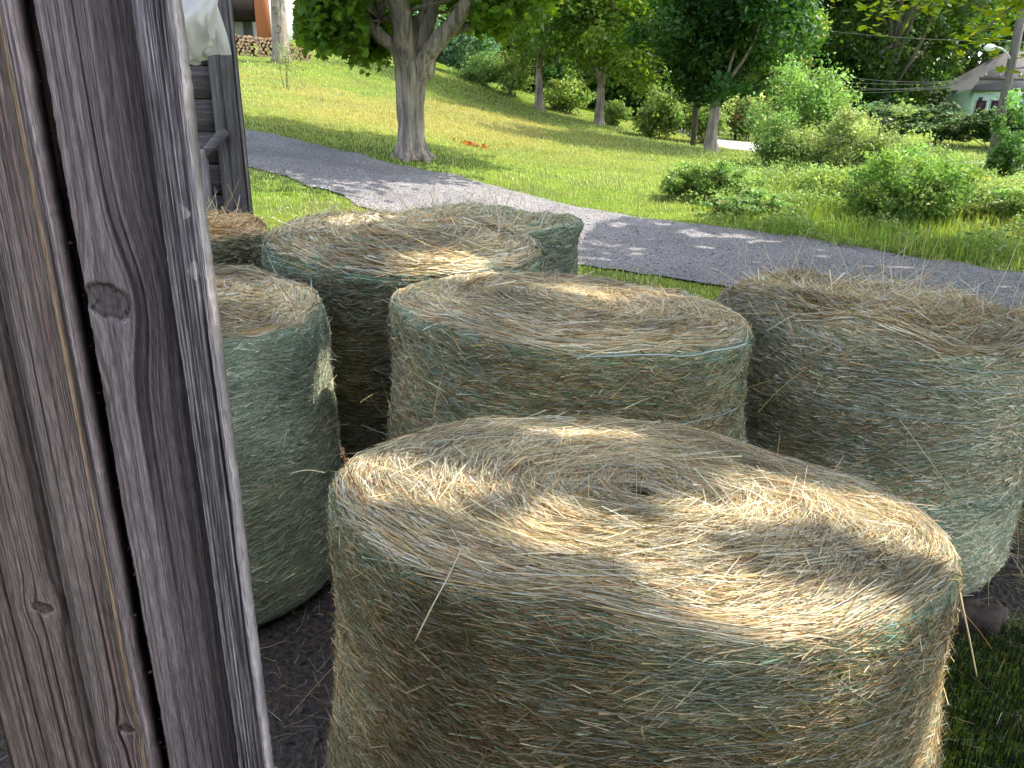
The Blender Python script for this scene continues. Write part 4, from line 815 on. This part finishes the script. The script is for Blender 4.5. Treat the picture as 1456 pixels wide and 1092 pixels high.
# shaded grass close by, right of the nearest bale
n = 42000; x_ = RNG.uniform(.7, 3.6, n); y_ = RNG.uniform(.3, 2.9, n); q = allowed(x_, y_) & (RNG.random(n) > dirtmask(x_, y_)*1.1); x_, y_ = x_[q], y_[q]
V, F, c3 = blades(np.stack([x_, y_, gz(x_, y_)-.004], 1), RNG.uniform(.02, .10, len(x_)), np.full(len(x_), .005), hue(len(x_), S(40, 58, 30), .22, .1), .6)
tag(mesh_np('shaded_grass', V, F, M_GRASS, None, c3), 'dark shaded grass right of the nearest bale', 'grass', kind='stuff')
# chaff on the ground
n = 22000; x_ = RNG.uniform(-2.4, 3.2, n); y_ = RNG.uniform(.6, 7.2, n); q = allowed(x_, y_); x_, y_ = x_[q], y_[q]; n = len(x_)
a = RNG.uniform(0, PI, n); L = RNG.uniform(.02, .15, n); u = np.linspace(-.5, .5, 3); z_ = gz(x_, y_)+RNG.uniform(.006, .03, n)
P = np.stack([x_[:, None]+u*L[:, None]*np.cos(a)[:, None], y_[:, None]+u*L[:, None]*np.sin(a)[:, None], z_[:, None]+RNG.normal(0, .008, (n, 3))+.006], -1)
V, F, c3 = ribbons(P, np.full(n, .0022), np.tile([[0, 0, 1.]], (n, 1)), pick(n, (TAN, GREY, BRN, PALE), (2, 2, 4, .8))*.85)
tag(mesh_np('fallen_straw', V, F, M_STRAW, None, c3), 'loose straw fallen on the dirt among the bales', 'straw', kind='stuff')
n = 5200; x_ = RNG.uniform(-2.4, 3.4, n); y_ = RNG.uniform(.5, 7.0, n); q = allowed(x_, y_) & (RNG.random(n) < dirtmask(x_, y_)); x_, y_ = x_[q], y_[q]
V, F, c3 = rocks(np.stack([x_, y_, gz(x_, y_)+.002], 1), RNG.lognormal(-4.7, .5, len(x_)), (.03+.06*RNG.random((len(x_), 1)))*np.array([[1.2, 1, .85]]))
tag(mesh_np('dirt_clods', V, F, M_STONE, None, c3), 'crumbs of dark soil trodden among the bales', 'soil', kind='stuff')
# white clover and yellow weeds in the strip left of the bales
n = 260; x_ = RNG.uniform(-5.5, -2.0, n); y_ = RNG.uniform(9, 12.5, n); q = allowed(x_, y_); x_, y_ = x_[q], y_[q]; n = len(x_)
V, F, c3 = leaves(np.stack([x_, y_, gz(x_, y_)+RNG.uniform(.08, .14, n)], 1), RNG.uniform(.02, .045, n), pick(n, (S(235, 235, 225), S(225, 200, 70)), (3, 1)), .8)
tag(mesh_np('clover_flowers', V, F, M_PAINT, None, c3), 'white clover heads in the sunlit grass strip by the shed', 'flowers', kind='stuff')
#@@END_GRASS

#@@THINGS
# ------------------------------------------------------------------ flat rock beside the near bale
p = atz(1390, 868, .03)
mb = MB(); k = 16; a = np.arange(k)*2*PI/k; rr_ = .085*(1+.22*RNG.normal(0, 1, k)); pr = [(1.0, -.03), (1.0, .028), (.93, .040), (.5, .046), (.05, .043)]
V = np.concatenate([np.stack([np.cos(a)*rr_*f*1.3, np.sin(a)*rr_*f*.8, np.full(k, z)+RNG.normal(0, .003, k)], 1) for f, z in pr]); i = np.arange(4)[:, None]*k; j = np.arange(k)[None]; j2 = (j+1) % k
mb.add(V+np.array([p[0], p[1], 0]), [np.stack([i+j, i+j2, i+k+j2, i+k+j], -1).reshape(-1, 4), (np.arange(k)+4*k)[None]], (.075, .058, .05)); tag(mb.build('flat_rock', M_STONE), 'flat brown rock on the ground right of the nearest bale', 'rock')

# ------------------------------------------------------------------ woodpile and porch house, upper left
WYp = 35.5
def glog():
    mb = MB(); a = np.array([-.3, .7, 1.7, 2.9, 4.1]); r = .075*RNG.uniform(.75, 1.2, 5); L_ = .42
    A = np.stack([r*np.cos(a), np.zeros(5)-.5*L_, r*np.sin(a)], 1); B2 = A+[0, L_, 0]; V = np.concatenate([A, B2]); i = np.arange(5)
    mb.add(V, [np.stack([i, (i+1) % 5, (i+1) % 5+5, i+5], 1)], (.20, .13, .09)); mb.add(A, [i[::-1][None]], (.66, .42, .27)); mb.add(B2, [i[None]], (.66, .42, .27)); return mb
protos = []
for q in range(4):
    o = glog().build('firewood_log', M_CUT); tag(o, 'split firewood log in the long low stack near the house', 'log', 'split logs of the woodpile'); protos.append(o)
xL, xR = at(322, 70, WYp)[0], at(446, 70, WYp)[0]; first = list(protos); row = 0; zz = 0
cols_n = int((xR-xL)/.15)
for r_ in range(7):
    for c_ in range(cols_n):
        X_ = xL+c_*.15+(.07 if r_ % 2 else 0)+rr.uniform(-.02, .02); hmax = 7 if c_ < cols_n-6 else 6
        if r_ >= hmax-(1 if (c_*7) % 11 < 3 else 0): continue
        if c_ in (8, 17): continue
        o = first.pop() if first else rr.choice(protos).copy()
        if o.name not in COL.objects: COL.objects.link(o)
        o.location = (X_, WYp+rr.uniform(-.06, .06), float(gz(X_, WYp))-.12+r_*.135); o.rotation_euler = (0, rr.uniform(0, 6.28), rr.uniform(-.12, .12))
# old tree in front of the woodpile with two pruned-knot rings
pt = on_ground(401, 92, 34.0); t = empty('old_tree', pt, 'grey trunk with two ring-shaped knots standing before the woodpile', 'tree')
mb = MB(); zz = np.linspace(-.2, 4.6, 12); mb.tube(np.stack([.02*zz, 0*zz, zz], 1), .31+.14*np.exp(-np.maximum(zz, 0)*3)-.015*zz, 20, rough=.1); mb.build('trunk', M_BARK, t, True)
for zk, xk in ((1.25, .06), (1.95, -.02)):
    mb = MB(); a = np.linspace(0, 2*PI, 17); mb.tube(np.stack([xk+.13*np.cos(a), -.31+.02*np.cos(a)**2, zk+.13*np.sin(a)], 1), .03, 6, (1.3, 1.3, 1.3), False); mb.build('knot', M_BARK, t, True)
V, F, C_, C0 = crown_mesh(np.array([0, 0, 7.5]), np.array([3.6, 3.6, 3.6]), 9000, 80, .2, S(84, 114, 36), cr=.22); 
mb = MB(); [limb(mb, [0.05, 0, 4.3], C0[q], .12, .02, .2, 7, 6) for q in range(12)]; mb.build('limb', M_BARK, t, True); mesh_np('crown', V, F, M_LEAF, t, C_)
# sapling
ps = on_ground(407, 134, 27.0); t = empty('sapling', ps, 'thin young sapling alone on the lawn below the woodpile', 'sapling'); mb = MB()
for dx in (-.10, .05, .16): limb(mb, (dx*.4, 0, -.05), (dx*2, 0, 1.2), .014, .006, .08, 7, 5, 0, (1, 1, 1))
mb.build('stem', M_BARK2, t, True); q = RNG.normal(0, 1, (340, 3))*np.array([.24, .22, .27])+[.1, 0, .98]; V, F, C_ = leaves(q, .085*RNG.uniform(.7, 1.2, 340), hue(340, S(120, 140, 88), .2, .1), .3); mesh_np('foliage', V, F, M_LEAF, t, C_)
# porch house
HY = 40; hb = on_ground(352, 60, HY); hx = at(336, 30, HY)[0]
t = empty('porch_house', (hx, HY, hb[2]), 'white walled house with a brown porch roof and red-brown post behind the woodpile', 'house')
lz = lambda px, py, Y=HY: at(px, py, Y)-np.array([hx, HY, hb[2]])
a = lz(340, 24); b2 = lz(366, 50)
mb = MB(); mb.box((-7, 1.6, -.3), (1.6, 6, 3.6), (.74, .76, .78)); mb.build('wall', M_PAINT, t)
mb = MB(); mb.box((-.2, 1.52, .4), (.25, 1.58, 2.0), (.16, .17, .19)); mb.box((.5, 1.54, 1.2), (.95, 1.585, 1.9), (.35, .33, .28)); mb.build('window', M_PAINT, t)
mb = MB(); mb.box((-7, -.1, lz(350, 26)[2]), (lz(362, 20)[0], 6.2, lz(350, -14)[2]), (.16, .12, .10)); mb.build('porch_roof', M_SHEDH, t)
mb = MB(); mb.box((lz(364, 20)[0], -.15, -.2), (lz(380, 20)[0], .4, 5.2), (.44, .15, .09)); mb.build('porch_post', M_PAINT, t)
mb = MB(); mb.box((-7, -.1, -.4), (1.6, 1.59, lz(350, 53)[2]), (.5, .48, .46)); mb.build('porch_floor', M_SHEDH, t)

# ------------------------------------------------------------------ green house, upper right
GY_ = 58; gb = at(1378, 168, GY_); ez = at(1378, 126, GY_)[2]-gb[2]; t = empty('green_house', gb, 'pale mint green house with a grey-brown shingled roof at the right edge', 'house', rz=-.12)
Wd, Dp = 9.5, 7.0; rdg = at(1440, 78, GY_+3.5)[2]-gb[2]
mb = MB(); mb.box((0, 0, -1.5), (Wd, Dp, ez), S(205, 232, 218)); mb.add([(Wd, 0, ez), (Wd, Dp, ez), (Wd, Dp/2, rdg-.25)], np.array([(0, 1, 2)]), S(205, 232, 218)); mb.build('wall', M_PAINT, t)
mb = MB(); e = .35; sl_ = (rdg-ez)/(Dp/2)
for sgn, y0 in ((1, -e), (-1, Dp+e)):
    P = [(-e, y0, ez-e*sl_+.05), (Wd+e, y0, ez-e*sl_+.05), (Wd+e, Dp/2, rdg+.05), (3.1, Dp/2, rdg+.05)]; P2 = [(x_, y_, z_+.16) for x_, y_, z_ in P]
    mb.add(P+P2, np.array([(0, 3, 2, 1), (4, 5, 6, 7), (0, 1, 5, 4), (1, 2, 6, 5), (2, 3, 7, 6), (3, 0, 4, 7)]), (.19, .185, .19))
mb.add([(-e, -e, ez-e*sl_+.2), (3.1, Dp/2, rdg+.2), (-e, Dp+e, ez-e*sl_+.2)], np.array([(0, 1, 2)]), (.19, .185, .19))
mb.build('roof', attr_mat('shingle', .9, 6, .25, .01, stretch=(1, 1, 6)), t)
for px in (1393, 1413, 1434):
    q = at(px, 152, GY_)-gb; f = MB(); f.box((q[0]-.42, -.05, q[2]-.5), (q[0]+.42, .02, q[2]+.5), (.50, .50, .47)); fo = f.build('window', M_PAINT, t)
    f = MB(); f.box((q[0]-.33, -.07, q[2]-.42), (q[0]+.33, -.052, q[2]+.42), (.05, .025, .03)); f.build('pane', M_METAL, fo)
q = at(1393, 141, GY_)-gb; f = MB(); f.box((q[0]-.12, -.12, q[2]-.1), (q[0]+.12, .02, q[2]+.12), (.06, .05, .05)); f.build('wall_lamp', M_METAL, t)

# ------------------------------------------------------------------ street lamp pole, wires, small pole, mailbox
PY_ = 26.5; pb = on_ground(1408, 236, PY_); t = empty('utility_pole', pb, 'grey wooden utility pole with a curved street lamp arm at the right edge', 'pole')
lp = lambda px, py: at(px, py, PY_)-pb
mb = MB(); mb.tube([(0, 0, -.3), (0, 0, 4), (0, 0, 8.5)], [.15, .135, .11], 14, (1, .98, .98)); mb.build('pole', M_SHED, t, True)
A = np.array([0, 0, lp(1432, 88)[2]]); Bq = lp(1408, 72); mb = MB(); u = np.linspace(0, 1, 12)[:, None]; Q = A*(1-u)+np.array([Bq[0], -.3, Bq[2]])*u+np.sin(u*PI/1.2)*np.array([0, 0, .14]); mb.tube(Q, .03, 8, (.5, .5, .52)); ao = mb.build('lamp_arm', M_METAL, t, True)
hd = Q[-1]; Cq = lp(1391, 69); Cq[1] = -.3; mb = MB(); u = np.linspace(0, 1, 9); rr_ = np.array([.03, .06, .085, .10, .11, .11, .10, .07, .02]); PP = hd[None]*(1-u[:, None])+Cq[None]*u[:, None]; mb.tube(PP, rr_, 12, (.75, .75, .74)); mb.build('lamp_head', M_METAL, t, True)
mb = MB(); zc = lp(1424, 112)[2]; mb.box((-.9, -.06, zc-.05), (.9, .06, zc+.05), (.55, .5, .5)); mb.build('crossarm', M_SHED, t)
for xo in (-.75, -.3, .35, .75):
    mb = MB(); mb.tube([(xo, 0, zc+.05), (xo, 0, zc+.1), (xo, 0, zc+.17)], [.03, .05, .03], 8, (.3, .28, .26)); mb.build('insulator', M_METAL, t, True)
GW = 'overhead wires crossing in front of the dark trees'
for k, (a_, b2, sag, lb) in enumerate([((1170, 34, 44), (1470, 60, PY_), .3, 'highest overhead wire, running down to the right'), ((1165, 82, 44), (1425, 112, PY_), .7, 'overhead wire just above the lowest pair, left of the pole'), ((1168, 90, 44), (1424, 114, PY_), .9, 'second overhead wire of the middle set'),
                                      ((1172, 99, 44), (1424, 113, PY_), .5, 'third overhead wire of the middle set'), ((1180, 118, 44), (1424, 113, PY_), .35, 'upper of the two lowest overhead wires'), ((1180, 122, 44), (1424, 116, PY_), .35, 'lower of the two lowest overhead wires')]):
    A, Bq = at(*a_), at(*b2); A = A+(A-Bq)*.6; u = np.linspace(0, 1, 30)[:, None]; Q = A*(1-u)+Bq*u; Q[:, 2] -= (4*u*(1-u))[:, 0]*sag; mb = MB(); mb.tube(Q, .008, 5, (.24, .24, .25)); tag(mb.build('overhead_wire', M_METAL), lb, 'wire', GW)
pb2 = on_ground(985, 208, 31.5); mb = MB(); hh = at(985, 110, 31.5)[2]-pb2[2]+3; mb.tube([pb2+[0, 0, -.2], pb2+[0, 0, hh*.5], pb2+[.05, 0, hh]], [.11, .10, .08], 10, (.6, .55, .5)); tag(mb.build('wooden_pole', M_SHED, None, True), 'slender brown wooden pole left of the dark maple trunk', 'pole')
pb3 = on_ground(1045, 200, 38); t = empty('mailbox', pb3, 'rust brown mailbox on a post beside the road', 'mailbox'); mb = MB(); mb.box((-.05, -.05, -.1), (.05, .05, .95), (.22, .16, .12)); mb.build('post', M_SHED, t)
mb = MB(); a = np.linspace(0, PI, 9); pr = [(-.13, 0)]+[(-.13*math.cos(q), .12+.12*math.sin(q)) for q in a]+[(.13, 0)]; k = len(pr)
Va = np.array([(-.26, y_, .95+z_) for y_, z_ in pr]+[(.26, y_, .95+z_) for y_, z_ in pr]); i = np.arange(k); mb.add(Va, [np.stack([i, (i+1) % k, (i+1) % k+k, i+k], 1), i[::-1][None], (i+k)[None]], (.30, .09, .06)); mb.build('box', M_METAL, t)
# red-orange leaf scraps on the lawn
for q, (px, py, wv, nn) in enumerate([(668, 210, .34, 90), (691, 214, .20, 45)]):
    p = on_ground(px, py, 20.5); P = np.array([p])+RNG.normal(0, 1, (nn, 3))*np.array([wv*.36, .12, .02])+[0, 0, .07]; P[:, 2] = gz(P[:, 0], P[:, 1])+RNG.uniform(.05, .14, nn)
    V, F, C_ = leaves(P, RNG.uniform(.04, .09, nn), pick(nn, (S(170, 92, 60), S(130, 64, 46)), (2, 1)), .3); tag(mesh_np('fallen_branch', V, F, M_LEAF, None, C_), ['larger heap of orange-red dead leaves on the lawn', 'smaller heap of orange-red dead leaves on the lawn, right of the larger'][q], 'dead leaves', 'orange leaf heaps on the lawn')
#@@END_THINGS
